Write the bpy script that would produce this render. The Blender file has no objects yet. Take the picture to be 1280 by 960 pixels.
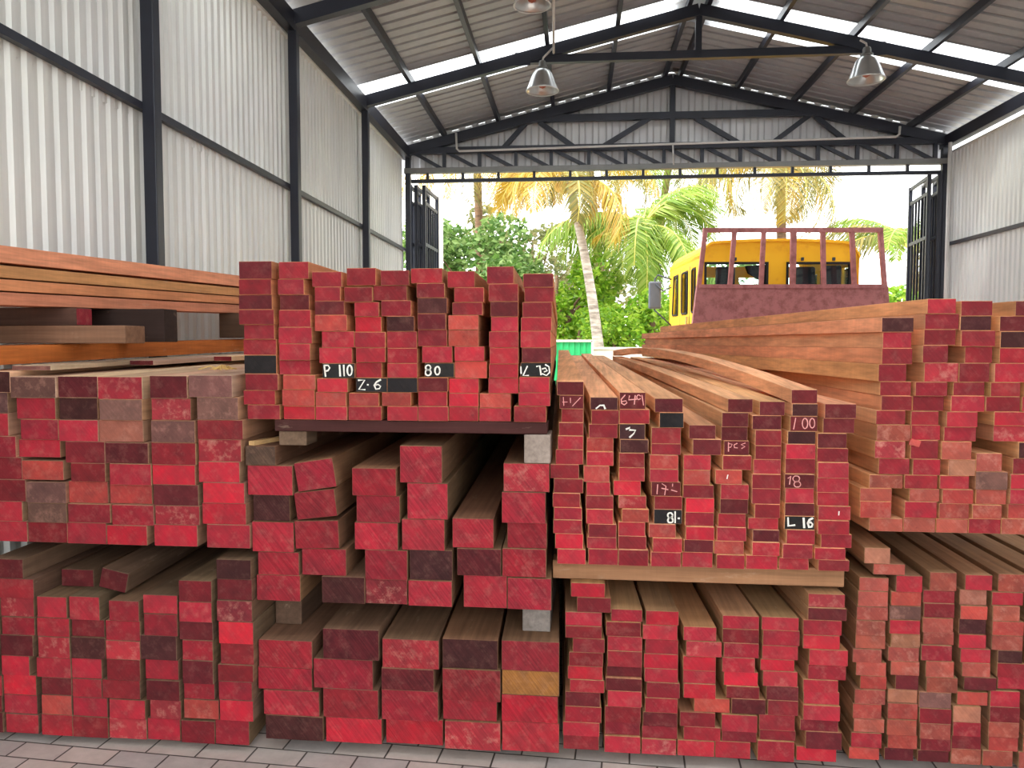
import bpy, math, random
from mathutils import Vector, Matrix, Euler
random.seed(7)
R = random.random
U = random.uniform
sc = bpy.context.scene
COL = sc.collection

# ------------------------------------------------------------------ camera
FPX, EYE = 960.0, 1.58
PHI = math.atan(52 / 960)
THETA = math.atan(100 / 960 * math.cos(PHI))
cam_d = bpy.data.cameras.new('camera')
cam_d.sensor_width = 36.0
cam_d.lens = 36.0 * FPX / 1280
cam_d.clip_end = 400
cam = bpy.data.objects.new('camera', cam_d)
cam.location = (0, 0, EYE)
cam.rotation_euler = (math.pi / 2 - PHI, 0, THETA)
COL.objects.link(cam)
sc.camera = cam
CAM_ROT = Euler((math.pi / 2 - PHI, 0, THETA)).to_matrix()


def ray(px, py):
    return CAM_ROT @ Vector(((px - 640) / FPX, -(py - 480) / FPX, -1.0))


def at_y(px, py, y):
    """the point of the photograph measured on the vertical plane at depth y"""
    d = ray(px, py)
    t = y / d.y
    return Vector((d.x * t, y, EYE + d.z * t))


# ------------------------------------------------------------------ materials
def lin(c):
    return tuple((v / 255 / 12.92) if v / 255 <= 0.04045 else ((v / 255 + 0.055) / 1.055) ** 2.4 for v in c)


def new_mat(name):
    m = bpy.data.materials.new(name)
    m.use_nodes = True
    nt = m.node_tree
    nt.nodes.clear()
    out = nt.nodes.new('ShaderNodeOutputMaterial')
    b = nt.nodes.new('ShaderNodeBsdfPrincipled')
    nt.links.new(b.outputs[0], out.inputs[0])
    return m, nt, b, out


def N(nt, t, **kw):
    n = nt.nodes.new(t)
    for k, v in kw.items():
        if hasattr(n, k):
            setattr(n, k, v)
        else:
            n.inputs[k].default_value = v
    return n


def ramp(nt, a, b, ca=(0, 0, 0, 1), cb=(1, 1, 1, 1)):
    n = nt.nodes.new('ShaderNodeValToRGB')
    e = n.color_ramp.elements
    e[0].position, e[1].position = a, b
    e[0].color, e[1].color = ca, cb
    return n


def mix(nt, fac, a, b, blend='MIX'):
    n = nt.nodes.new('ShaderNodeMix')
    n.data_type = 'RGBA'
    n.blend_type = blend
    for val, i in ((fac, 0), (a, 6), (b, 7)):
        if hasattr(val, 'is_linked') or hasattr(val, 'links'):
            nt.links.new(val, n.inputs[i])
        elif i == 0:
            n.inputs[0].default_value = val
        else:
            n.inputs[i].default_value = (*val[:3], 1)
    return n.outputs[2]


def math_n(nt, op, a, b):
    n = nt.nodes.new('ShaderNodeMath')
    n.operation = op
    for i, v in enumerate((a, b)):
        if hasattr(v, 'links'):
            nt.links.new(v, n.inputs[i])
        else:
            n.inputs[i].default_value = v
    return n.outputs[0]


def shifted_coords(nt, scale=(1, 1, 1), rot=(0, 0, 0)):
    """object coordinates moved by the object's own random number, so no two boards share a pattern"""
    tc = nt.nodes.new('ShaderNodeTexCoord')
    oi = nt.nodes.new('ShaderNodeObjectInfo')
    mul = nt.nodes.new('ShaderNodeMath')
    mul.operation = 'MULTIPLY'
    mul.inputs[1].default_value = 53.0
    nt.links.new(oi.outputs['Random'], mul.inputs[0])
    add = nt.nodes.new('ShaderNodeVectorMath')
    add.operation = 'ADD'
    nt.links.new(tc.outputs['Object'], add.inputs[0])
    nt.links.new(mul.outputs[0], add.inputs[1])
    mp = nt.nodes.new('ShaderNodeMapping')
    mp.inputs['Scale'].default_value = scale
    mp.inputs['Rotation'].default_value = rot
    nt.links.new(add.outputs[0], mp.inputs[0])
    return mp.outputs[0], oi


def noise(nt, vec, scale, detail=4, rough=0.6):
    n = nt.nodes.new('ShaderNodeTexNoise')
    n.inputs['Scale'].default_value = scale
    n.inputs['Detail'].default_value = detail
    n.inputs['Roughness'].default_value = rough
    if vec is not None:
        nt.links.new(vec, n.inputs['Vector'])
    return n.outputs['Fac']


def bump(nt, b, h, strength=0.3, dist=0.01):
    n = nt.nodes.new('ShaderNodeBump')
    n.inputs['Strength'].default_value = strength
    n.inputs['Distance'].default_value = dist
    nt.links.new(h, n.inputs['Height'])
    nt.links.new(n.outputs[0], b.inputs['Normal'])


def mat_end(name, saw):
    """paint brushed on a sawn board end: object colour, blotches, dust where it has worn (object alpha = how much)"""
    m, nt, b, out = new_mat(name)
    v, oi = shifted_coords(nt)
    col = oi.outputs['Color']
    blot = ramp(nt, 0.3, 0.72)
    nt.links.new(noise(nt, v, 16, 3), blot.inputs[0])
    hsv = nt.nodes.new('ShaderNodeHueSaturation')
    hsv.inputs['Value'].default_value = 0.62
    hsv.inputs['Saturation'].default_value = 0.95
    nt.links.new(col, hsv.inputs['Color'])
    c1 = mix(nt, blot.outputs[0], hsv.outputs[0], col)
    # dusty rubbed patches
    dust = ramp(nt, 0.5, 0.78)
    nt.links.new(noise(nt, v, 26, 6, 0.7), dust.inputs[0])
    fac = math_n(nt, 'MULTIPLY', dust.outputs[0], oi.outputs['Alpha'])
    c2 = mix(nt, fac, c1, lin((214, 160, 140)))
    # grain and saw lines
    v2, _ = shifted_coords(nt, (1, 1, 1), (0, math.radians(U(35, 50)), 0))
    st = nt.nodes.new('ShaderNodeMapping')
    st.inputs['Scale'].default_value = (170, 8, 5)
    nt.links.new(v2, st.inputs[0])
    streak = noise(nt, st.outputs[0], 1.0, 3)
    rs = ramp(nt, 0.35, 0.7, (0.62, 0.62, 0.62, 1), (1.12, 1.1, 1.1, 1))
    nt.links.new(streak, rs.inputs[0])
    c3 = mix(nt, 0.75 if saw else 0.3, c2, rs.outputs[0], 'MULTIPLY')
    # a few dark specks
    sp = ramp(nt, 0.70, 0.76)
    nt.links.new(noise(nt, v, 70, 2), sp.inputs[0])
    c4 = mix(nt, math_n(nt, 'MULTIPLY', sp.outputs[0], 0.35), c3, lin((70, 30, 35)))
    nt.links.new(c4, b.inputs['Base Color'])
    b.inputs['Roughness'].default_value = 0.78
    b.inputs['Specular IOR Level'].default_value = 0.15
    bump(nt, b, streak, 0.5 if saw else 0.25, 0.004)
    return m


def mat_wood(name, rough=0.8):
    """sawn hardwood, grain along the board's own Y; the object colour is the species and weathering"""
    m, nt, b, out = new_mat(name)
    v, oi = shifted_coords(nt, (46, 1.3, 46))
    g = noise(nt, v, 1.0, 6, 0.65)
    v2, _ = shifted_coords(nt, (7, 2.2, 7))
    blot = noise(nt, v2, 1.0, 3)
    hsv = nt.nodes.new('ShaderNodeHueSaturation')
    hsv.inputs['Value'].default_value = 0.66
    nt.links.new(oi.outputs['Color'], hsv.inputs['Color'])
    rg = ramp(nt, 0.32, 0.62)
    nt.links.new(g, rg.inputs[0])
    c1 = mix(nt, rg.outputs[0], hsv.outputs[0], oi.outputs['Color'])
    rb = ramp(nt, 0.35, 0.7, (0.78, 0.74, 0.72, 1), (1.08, 1.06, 1.05, 1))
    nt.links.new(blot, rb.inputs[0])
    c2 = mix(nt, 0.8, c1, rb.outputs[0], 'MULTIPLY')
    # crosswise saw chatter
    v3, _ = shifted_coords(nt, (2, 60, 2))
    ch = noise(nt, v3, 1.0, 2)
    rc = ramp(nt, 0.4, 0.65, (0.86, 0.85, 0.84, 1), (1.04, 1.04, 1.04, 1))
    nt.links.new(ch, rc.inputs[0])
    c3 = mix(nt, 0.3, c2, rc.outputs[0], 'MULTIPLY')
    dust = ramp(nt, 0.62, 0.8)
    nt.links.new(noise(nt, v2, 3.0, 5, 0.7), dust.inputs[0])
    c4 = mix(nt, math_n(nt, 'MULTIPLY', dust.outputs[0], 0.35), c3, lin((205, 180, 155)))
    nt.links.new(c4, b.inputs['Base Color'])
    b.inputs['Roughness'].default_value = rough
    b.inputs['Specular IOR Level'].default_value = 0.25
    bump(nt, b, g, 0.3, 0.004)
    return m


def mat_plain(name, c, rough=0.6, metal=0.0, var=0.12, scale=6.0, spec=0.4):
    m, nt, b, out = new_mat(name)
    tc = nt.nodes.new('ShaderNodeTexCoord')
    n = noise(nt, tc.outputs['Object'], scale, 5)
    r = ramp(nt, 0.3, 0.7, tuple(x * (1 - var) for x in lin(c)) + (1,), tuple(min(1, x * (1 + var)) for x in lin(c)) + (1,))
    nt.links.new(n, r.inputs[0])
    nt.links.new(r.outputs[0], b.inputs['Base Color'])
    b.inputs['Roughness'].default_value = rough
    b.inputs['Metallic'].default_value = metal
    b.inputs['Specular IOR Level'].default_value = spec
    return m


def mat_leaf(name, a, bcol, c, trans=0.45):
    m, nt, b, out = new_mat(name)
    geo = nt.nodes.new('ShaderNodeNewGeometry')
    r = nt.nodes.new('ShaderNodeValToRGB')
    e = r.color_ramp.elements
    e[0].position, e[1].position = 0.0, 1.0
    e[0].color, e[1].color = (*lin(a), 1), (*lin(c), 1)
    x = e.new(0.5)
    x.color = (*lin(bcol), 1)
    nt.links.new(geo.outputs['Random Per Island'], r.inputs[0])
    nt.links.new(r.outputs[0], b.inputs['Base Color'])
    b.inputs['Roughness'].default_value = 0.5
    t = nt.nodes.new('ShaderNodeBsdfTranslucent')
    nt.links.new(r.outputs[0], t.inputs[0])
    mx = nt.nodes.new('ShaderNodeMixShader')
    mx.inputs[0].default_value = trans
    nt.links.new(b.outputs[0], mx.inputs[1])
    nt.links.new(t.outputs[0], mx.inputs[2])
    nt.links.new(mx.outputs[0], out.inputs[0])
    return m


def mat_bark(name, a, c):
    m, nt, b, out = new_mat(name)
    tc = nt.nodes.new('ShaderNodeTexCoord')
    mp = nt.nodes.new('ShaderNodeMapping')
    mp.inputs['Scale'].default_value = (2, 2, 9)
    nt.links.new(tc.outputs['Object'], mp.inputs[0])
    n = noise(nt, mp.outputs[0], 1.5, 5)
    r = ramp(nt, 0.35, 0.65, (*lin(a), 1), (*lin(c), 1))
    nt.links.new(n, r.inputs[0])
    nt.links.new(r.outputs[0], b.inputs['Base Color'])
    b.inputs['Roughness'].default_value = 0.9
    bump(nt, b, n, 0.5, 0.03)
    return m


def mat_sheet(name, c, metal, rough):
    m, nt, b, out = new_mat(name)
    tc = nt.nodes.new('ShaderNodeTexCoord')
    mp = nt.nodes.new('ShaderNodeMapping')
    mp.inputs['Scale'].default_value = (9, 9, 0.5)
    nt.links.new(tc.outputs['Object'], mp.inputs[0])
    n = noise(nt, mp.outputs[0], 1.0, 4)
    n2 = noise(nt, tc.outputs['Object'], 1.1, 3)
    r = ramp(nt, 0.3, 0.7, tuple(x * 0.9 for x in lin(c)) + (1,), tuple(min(1, x * 1.05) for x in lin(c)) + (1,))
    nt.links.new(n, r.inputs[0])
    r2 = ramp(nt, 0.35, 0.65, (0.9, 0.9, 0.92, 1), (1.03, 1.03, 1.0, 1))
    nt.links.new(n2, r2.inputs[0])
    nt.links.new(mix(nt, 0.7, r.outputs[0], r2.outputs[0], 'MULTIPLY'), b.inputs['Base Color'])
    b.inputs['Metallic'].default_value = metal
    b.inputs['Roughness'].default_value = rough
    return m


def mat_pavers():
    m, nt, b, out = new_mat('concrete_pavers')
    tc = nt.nodes.new('ShaderNodeTexCoord')
    mp = nt.nodes.new('ShaderNodeMapping')
    mp.inputs['Rotation'].default_value = (0, 0, math.radians(3))
    nt.links.new(tc.outputs['Object'], mp.inputs[0])
    br = nt.nodes.new('ShaderNodeTexBrick')
    br.inputs['Scale'].default_value = 1.0
    br.inputs['Brick Width'].default_value = 0.205
    br.inputs['Row Height'].default_value = 0.105
    br.inputs['Mortar Size'].default_value = 0.004
    br.inputs['Mortar Smooth'].default_value = 0.3
    br.inputs['Color1'].default_value = (*lin((206, 192, 184)), 1)
    br.inputs['Color2'].default_value = (*lin((180, 174, 172)), 1)
    br.inputs['Mortar'].default_value = (*lin((82, 74, 70)), 1)
    nt.links.new(mp.outputs[0], br.inputs[0])
    n = noise(nt, tc.outputs['Object'], 5, 6, 0.7)
    r = ramp(nt, 0.3, 0.75, (0.62, 0.6, 0.58, 1), (1.12, 1.1, 1.08, 1))
    nt.links.new(n, r.inputs[0])
    nt.links.new(mix(nt, 0.8, br.outputs['Color'], r.outputs[0], 'MULTIPLY'), b.inputs['Base Color'])
    b.inputs['Roughness'].default_value = 0.85
    inv = nt.nodes.new('ShaderNodeMath')
    inv.operation = 'SUBTRACT'
    inv.inputs[0].default_value = 1.0
    nt.links.new(br.outputs['Fac'], inv.inputs[1])
    bump(nt, b, inv.outputs[0], 0.6, 0.006)
    return m


def mat_skylight():
    m, nt, b, out = new_mat('translucent_roof_sheet')
    t = nt.nodes.new('ShaderNodeBsdfTranslucent')
    t.inputs[0].default_value = (0.93, 0.95, 0.96, 1)
    tr = nt.nodes.new('ShaderNodeBsdfTransparent')
    tr.inputs[0].default_value = (0.9, 0.93, 0.95, 1)
    mx = nt.nodes.new('ShaderNodeMixShader')
    mx.inputs[0].default_value = 0.35
    nt.links.new(t.outputs[0], mx.inputs[1])
    nt.links.new(tr.outputs[0], mx.inputs[2])
    nt.links.new(mx.outputs[0], out.inputs[0])
    return m


def mat_glass(name, tint=(0.85, 0.92, 0.9)):
    m, nt, b, out = new_mat(name)
    tr = nt.nodes.new('ShaderNodeBsdfTransparent')
    tr.inputs[0].default_value = (*tint, 1)
    gl = nt.nodes.new('ShaderNodeBsdfGlossy')
    gl.inputs['Roughness'].default_value = 0.03
    fr = nt.nodes.new('ShaderNodeFresnel')
    fr.inputs[0].default_value = 1.45
    mx = nt.nodes.new('ShaderNodeMixShader')
    nt.links.new(fr.outputs[0], mx.inputs[0])
    nt.links.new(tr.outputs[0], mx.inputs[1])
    nt.links.new(gl.outputs[0], mx.inputs[2])
    nt.links.new(mx.outputs[0], out.inputs[0])
    return m


def mat_rusty(name, paint, rust, lo=0.5, hi=0.62, scale=9):
    m, nt, b, out = new_mat(name)
    tc = nt.nodes.new('ShaderNodeTexCoord')
    n = noise(nt, tc.outputs['Object'], scale, 7, 0.72)
    r = ramp(nt, lo, hi, (*lin(paint), 1), (*lin(rust), 1))
    nt.links.new(n, r.inputs[0])
    n2 = noise(nt, tc.outputs['Object'], 30, 4)
    r2 = ramp(nt, 0.66, 0.74)
    nt.links.new(n2, r2.inputs[0])
    c = mix(nt, math_n(nt, 'MULTIPLY', r2.outputs[0], 0.5), r.outputs[0], lin((185, 160, 150)))
    nt.links.new(c, b.inputs['Base Color'])
    b.inputs['Roughness'].default_value = 0.7
    return m


M = dict(
    end=mat_end('painted_board_end', False),
    saw=mat_end('painted_beam_end', True),
    wood=mat_wood('sawn_hardwood'),
    steel=mat_plain('dark_painted_steel', (38, 41, 52), 0.42, 0.0, 0.15, 4),
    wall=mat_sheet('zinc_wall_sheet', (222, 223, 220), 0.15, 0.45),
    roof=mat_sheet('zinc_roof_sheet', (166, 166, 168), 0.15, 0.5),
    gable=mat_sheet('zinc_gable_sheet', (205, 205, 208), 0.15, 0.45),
    flash=mat_plain('pale_metal_flashing', (214, 216, 214), 0.4, 0.3, 0.05),
    conduit=mat_plain('pale_conduit', (196, 192, 188), 0.45, 0.0, 0.05),
    alu=mat_plain('polished_aluminium', (212, 214, 214), 0.28, 0.85, 0.05),
    copper=mat_plain('reddish_lamp_coil', (176, 104, 84), 0.4, 0.2, 0.2, 30),
    greymetal=mat_plain('cast_grey_metal', (120, 120, 118), 0.5, 0.2, 0.1),
    pavers=mat_pavers(),
    skylight=mat_skylight(),
    chalk=mat_plain('white_chalk_paint', (226, 222, 214), 0.9, 0, 0.12, 60),
    faintchalk=mat_plain('faint_chalk', (216, 150, 146), 0.9, 0, 0.15, 60),
    yellow=mat_rusty('yellow_truck_paint', (244, 188, 20), (230, 166, 20), 0.55, 0.7, 4),
    rustred=mat_rusty('rusty_red_oxide', (182, 116, 114), (150, 90, 86), 0.45, 0.62, 10),
    rubber=mat_plain('black_rubber', (26, 26, 28), 0.7),
    seat=mat_plain('dark_blue_seat_vinyl', (34, 40, 58), 0.55),
    darkgrey=mat_plain('dark_grey_plastic', (58, 62, 70), 0.5),
    glass=mat_glass('window_glass'),
    mirror=mat_plain('mirror_back', (84, 88, 98), 0.4),
    cloth=mat_plain('dark_cloth', (40, 44, 66), 0.8),
    concrete=mat_plain('whitewashed_concrete', (206, 200, 190), 0.85, 0, 0.12, 5),
    greenpaint=mat_plain('green_painted_metal', (40, 160, 96), 0.45, 0, 0.1),
    soil=mat_rusty('yard_ground', (206, 198, 184), (176, 170, 150), 0.42, 0.6, 0.8),
    straw=mat_plain('dry_straw', (206, 172, 104), 0.9),
    strap=mat_plain('brown_strap', (122, 84, 58), 0.8),
    leaf_bright=mat_leaf('bright_leaves', (86, 134, 24), (124, 166, 36), (164, 190, 64)),
    leaf_mid=mat_leaf('green_leaves', (70, 106, 44), (102, 136, 64), (148, 170, 104)),
    leaf_pale=mat_leaf('pale_leaves', (92, 104, 60), (128, 132, 80), (160, 152, 108)),
    frond_green=mat_leaf('green_palm_leaflets', (92, 128, 26), (126, 154, 42), (166, 178, 88)),
    frond_yellow=mat_leaf('yellow_palm_leaflets', (150, 116, 26), (184, 150, 46), (196, 176, 104)),
    frond_dull=mat_leaf('dull_palm_leaflets', (92, 96, 44), (124, 120, 56), (164, 148, 84)),
    trunk_pale=mat_bark('pale_palm_trunk', (120, 108, 98), (186, 176, 164)),
    trunk_brown=mat_bark('brown_trunk', (82, 62, 48), (134, 104, 80)),
    rachis=mat_plain('palm_midrib', (188, 176, 84), 0.6),
)


# ------------------------------------------------------------------ mesh builder
class MB:
    def __init__(s):
        s.v, s.f = [], []

    def add(s, vs, fs):
        b = len(s.v)
        s.v += [tuple(x) for x in vs]
        s.f += [tuple(b + i for i in f) for f in fs]
        return s

    def box(s, lo, hi, c=0.0):
        x0, y0, z0 = lo
        x1, y1, z1 = hi
        c = min(c, (x1 - x0) / 3, (y1 - y0) / 3, (z1 - z0) / 3)
        if c <= 0:
            return s.add([(x0, y0, z0), (x1, y0, z0), (x1, y1, z0), (x0, y1, z0), (x0, y0, z1), (x1, y0, z1), (x1, y1, z1), (x0, y1, z1)],
                         [(0, 3, 2, 1), (4, 5, 6, 7), (0, 1, 5, 4), (1, 2, 6, 5), (2, 3, 7, 6), (3, 0, 4, 7)])
        import bmesh
        bm = bmesh.new()
        bmesh.ops.create_cube(bm, size=1.0)
        for v in bm.verts:
            v.co = Vector((x0 + (v.co.x + .5) * (x1 - x0), y0 + (v.co.y + .5) * (y1 - y0), z0 + (v.co.z + .5) * (z1 - z0)))
        bmesh.ops.bevel(bm, geom=bm.edges[:], offset=c, segments=2, profile=0.5, affect='EDGES')
        bm.verts.index_update()
        s.add([v.co[:] for v in bm.verts], [[v.index for v in f.verts] for f in bm.faces])
        bm.free()
        return s

    def bar(s, p0, p1, w, h, up=(0, 0, 1)):
        """rectangular bar from p0 to p1, w across, h along up"""
        p0, p1 = Vector(p0), Vector(p1)
        d = (p1 - p0).normalized()
        u = Vector(up)
        if abs(d.dot(u)) > 0.99:
            u = Vector((0, 1, 0))
        side = d.cross(u).normalized() * w / 2
        upv = side.cross(d).normalized() * h / 2
        vs = []
        for p in (p0, p1):
            vs += [p - side - upv, p + side - upv, p + side + upv, p - side + upv]
        return s.add(vs, [(0, 1, 2, 3), (7, 6, 5, 4), (0, 4, 5, 1), (1, 5, 6, 2), (2, 6, 7, 3), (3, 7, 4, 0)])

    def tube(s, pts, r, n=8, cap=True):
        pts = [Vector(p) for p in pts]
        rr = r if isinstance(r, (list, tuple)) else [r] * len(pts)
        rings = []
        prev = None
        for i, p in enumerate(pts):
            d = (pts[min(i + 1, len(pts) - 1)] - pts[max(i - 1, 0)]).normalized()
            if prev is None:
                a = Vector((1, 0, 0)) if abs(d.x) < 0.9 else Vector((0, 1, 0))
                prev = d.cross(a).normalized()
            u = (prev - d * prev.dot(d)).normalized()
            prev = u
            w = d.cross(u)
            rings.append([p + (u * math.cos(t) + w * math.sin(t)) * rr[i] for t in [2 * math.pi * k / n for k in range(n)]])
        vs = [q for rg in rings for q in rg]
        fs = []
        for i in range(len(pts) - 1):
            for k in range(n):
                fs.append((i * n + k, i * n + (k + 1) % n, (i + 1) * n + (k + 1) % n, (i + 1) * n + k))
        if cap:
            fs.append(tuple(range(n - 1, -1, -1)))
            fs.append(tuple((len(pts) - 1) * n + k for k in range(n)))
        return s.add(vs, fs)

    def lathe(s, prof, n=24, at=(0, 0, 0)):
        vs, fs = [], []
        for r, z in prof:
            for k in range(n):
                a = 2 * math.pi * k / n
                vs.append((at[0] + r * math.cos(a), at[1] + r * math.sin(a), at[2] + z))
        for i in range(len(prof) - 1):
            for k in range(n):
                fs.append((i * n + k, i * n + (k + 1) % n, (i + 1) * n + (k + 1) % n, (i + 1) * n + k))
        return s.add(vs, fs)

    def prism(s, poly, axis, a, b):
        """closed polygon (2-D points) extruded along an axis from a to b; axis 'y': points are (x, z)"""
        n = len(poly)

        def P(p, t):
            return {'y': (p[0], t, p[1]), 'x': (t, p[0], p[1]), 'z': (p[0], p[1], t)}[axis]
        vs = [P(p, a) for p in poly] + [P(p, b) for p in poly]
        fs = [tuple(range(n)), tuple(range(2 * n - 1, n - 1, -1))]
        fs += [(i, i + n, (i + 1) % n + n, (i + 1) % n) for i in range(n)]
        return s.add(vs, fs)

    def build(s, name, mat, parent=None, smooth=False, xf=None):
        me = bpy.data.meshes.new(name)
        vs = s.v if xf is None else [tuple(xf @ Vector(v)) for v in s.v]
        me.from_pydata(vs, [], s.f)
        me.validate()
        me.materials.append(mat)
        if smooth:
            me.polygons.foreach_set('use_smooth', [True] * len(me.polygons))
        o = bpy.data.objects.new(name, me)
        COL.objects.link(o)
        if parent is not None:
            o.parent = parent
        return o


def fix_normals(o):
    import bmesh
    bm = bmesh.new()
    bm.from_mesh(o.data)
    bmesh.ops.recalc_face_normals(bm, faces=bm.faces)
    bm.to_mesh(o.data)
    bm.free()


def empty(name, loc=(0, 0, 0), rz=0.0):
    o = bpy.data.objects.new(name, None)
    o.empty_display_size = 0.2
    o.location = loc
    o.rotation_euler = (0, 0, rz)
    COL.objects.link(o)
    return o


def tag(o, label=None, cat=None, group=None, kind=None):
    for k, v in (('label', label), ('category', cat), ('group', group), ('kind', kind)):
        if v:
            o[k] = v
    return o

# ------------------------------------------------------------------ the timber
# Each stack: the board ends as measured (x0,x1,y0,y1,colour[,recess[,roll]]) column by column from the top down,
# in a crop of the photograph with its origin and scale; they become real sizes on the stack's front plane.
STACKS = {}
STACKS['upper'] = dict(o=(280, 310), s=3.0476, y=2.79, lean=.042, rise=0.0, side=(206, 142, 102), text="""
57,182,50,112,d 57,180,118,178,m 57,183,178,234,d 57,190,234,292,m 77,192,292,345,m 75,200,348,408,m 78,200,408,470,k 82,205,480,543,m 75,195,543,598,r 90,213,598,650,m
|207,322,52,118,m 183,305,118,178,m 203,325,178,236,d 205,330,236,294,m 208,335,294,348,r 207,328,365,424,r 202,330,428,484,r 225,348,484,540,o 222,345,540,603,o 228,347,603,655,b
|322,448,90,148,m 328,443,148,202,m 332,458,202,254,d 343,468,255,312,o 373,498,317,372,r 363,488,380,437,r 375,498,440,493,k 355,480,497,550,r 350,465,550,604,o 350,468,604,656,r
|455,578,75,133,m 447,565,148,206,m 478,590,206,262,r 485,605,262,318,b 498,615,320,374,r 503,615,380,436,r 500,615,436,492,r 503,622,495,550,k 477,590,553,607,o 475,600,604,658,r
|578,705,85,143,m 568,697,143,198,m 592,713,200,258,m 607,725,260,317,D 620,735,318,376,r 623,740,382,440,r 622,745,440,494,r 622,742,495,546,k 590,712,551,602,o 622,738,604,658,r
|710,832,77,134,r 720,840,134,190,m 735,850,190,248,D 728,845,250,312,d 735,850,312,370,m 755,870,375,437,r 765,878,438,492,k 740,858,494,548,d 728,850,548,604,r 738,858,604,657,r
|833,955,88,147,m 868,990,150,207,m 860,985,207,256,m 850,970,256,312,o 850,970,312,368,o 870,992,375,432,r 878,1002,432,492,o 858,978,497,550,b 858,970,554,608,b 858,970,605,660,r
|995,1112,70,132,m 1008,1130,136,200,m 1015,1132,204,262,d 1018,1132,262,318,r 1010,1122,318,372,r 1012,1122,380,440,r 1010,1128,442,496,r 1008,1123,495,553,r 975,1093,555,610,o 973,1093,610,660,r
|1140,1255,97,150,d 1145,1257,150,206,m 1137,1250,206,264,m 1132,1248,264,316,r 1130,1245,316,372,r 1135,1247,380,437,d 1130,1247,437,490,k 1125,1240,492,552,r 1122,1243,552,603,r 1105,1228,603,660,m""")
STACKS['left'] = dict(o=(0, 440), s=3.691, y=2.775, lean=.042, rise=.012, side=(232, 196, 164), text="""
-150,48,90,187,D -150,35,187,283,g -150,37,283,385,r -115,88,390,484,r -100,100,487,585,m -85,117,590,675,m -95,102,690,782,r -75,125,782,873,r
|48,255,115,210,g 65,255,212,308,r 97,268,312,402,r 90,278,405,500,r 103,292,503,600,o 122,303,602,697,g 130,312,700,784,g 132,310,788,873,m
|270,450,112,210,d 262,450,212,310,D 272,458,315,410,r 293,482,415,510,m 328,497,515,598,m 303,503,598,702,o 315,508,704,788,m 312,490,790,880,r
|452,655,115,213,w 460,655,220,313,g 460,660,316,416,p 488,683,420,514,d 500,697,518,610,r 510,702,612,708,o 518,712,709,800,r 495,678,803,895,b
|663,863,110,207,d 680,880,215,312,W 688,898,318,416,g 700,902,420,518,m 705,900,523,608,b 710,915,615,712,d 718,920,712,797,w 713,910,800,900,b
|868,1070,108,205,g 888,1098,210,314,g 912,1120,315,403,m 907,1112,405,503,w 908,1105,508,605,b 937,1127,605,695,b 935,1135,700,798,b 955,1153,800,902,r""")
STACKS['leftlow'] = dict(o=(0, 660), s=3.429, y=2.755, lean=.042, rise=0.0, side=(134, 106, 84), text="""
-140,-2,240,300,m -142,-4,302,380,r -138,-3,385,460,r -140,-15,462,548,m -145,-20,550,630,r -140,8,632,715,r -142,8,718,790,m -140,12,792,880,d
|-50,97,135,215,d -60,143,220,297,m 5,145,300,383,w 10,148,385,460,r -5,140,462,548,d -10,125,550,632,b 15,155,632,718,b 15,160,718,800,r 28,165,802,885,r
|270,405,180,258,d,.12 160,285,297,378,r 160,300,388,465,r 165,305,470,553,w 158,303,560,640,r 180,315,645,720,d 180,315,720,802,o 180,313,803,885,r
|425,557,215,300,d,.06,12 288,435,297,390,r 310,448,395,470,m 307,450,472,558,D 307,447,562,648,r 312,440,650,730,r 315,460,730,813,r 313,463,813,895,m
|468,608,315,400,r 452,600,400,485,r 455,600,487,565,w 453,600,567,652,m 440,600,655,738,m 470,622,740,818,r 470,628,820,900,w
|613,760,290,368,r 618,760,372,455,m 603,755,465,565,D 612,765,567,657,r 628,780,658,738,d 645,787,740,820,W 635,773,820,905,r
|767,910,228,318,m 768,915,320,405,r 770,918,405,482,d 783,925,485,570,r 783,920,572,665,d 790,930,668,740,r 790,938,740,828,o 778,920,830,915,m
|922,1075,138,225,D 925,1080,222,312,d 930,1080,315,402,W 938,1085,405,492,b 947,1088,497,590,m 935,1085,590,662,m 935,1080,662,740,r 943,1085,742,825,b 925,1068,827,912,r""")
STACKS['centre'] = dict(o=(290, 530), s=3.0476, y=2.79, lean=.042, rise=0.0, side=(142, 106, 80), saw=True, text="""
52,165,85,160,t2 60,230,160,268,r 55,220,270,375,D 72,235,375,485,r 100,255,490,575,r 95,260,578,683,r
|230,400,125,240,r,.0,-9 235,402,245,352,m,.0,-7 238,408,357,466,r,.0,-2 268,435,478,583,r 343,505,585,688,D
|458,625,170,275,r 475,640,275,375,m 468,632,378,482,r 503,668,483,590,r 510,668,595,695,W
|630,800,85,210,r 657,822,217,330,r 648,810,365,478,r 678,840,483,597,D 672,838,600,692,r
|830,997,362,475,r 858,1025,478,578,d 883,1048,580,690,r
|1035,1210,152,262,w 1028,1195,262,375,r 1040,1200,378,475,r 1030,1197,478,585,r 1050,1217,590,695,r""")
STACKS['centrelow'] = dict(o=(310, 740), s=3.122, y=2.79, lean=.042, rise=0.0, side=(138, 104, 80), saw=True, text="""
35,250,193,297,r 35,250,300,385,r 62,278,390,488,r 70,293,490,588,D
|293,510,150,255,d 257,487,268,383,r 285,508,385,493,m 305,522,497,583,b
|525,745,190,303,w 512,725,305,385,d 520,742,390,497,r 540,762,500,612,b
|750,975,190,303,D 755,985,308,420,m 750,972,425,510,r 768,985,513,607,w
|990,1215,197,308,m 992,1215,312,407,T 990,1210,408,513,b 992,1215,513,608,r""")
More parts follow.
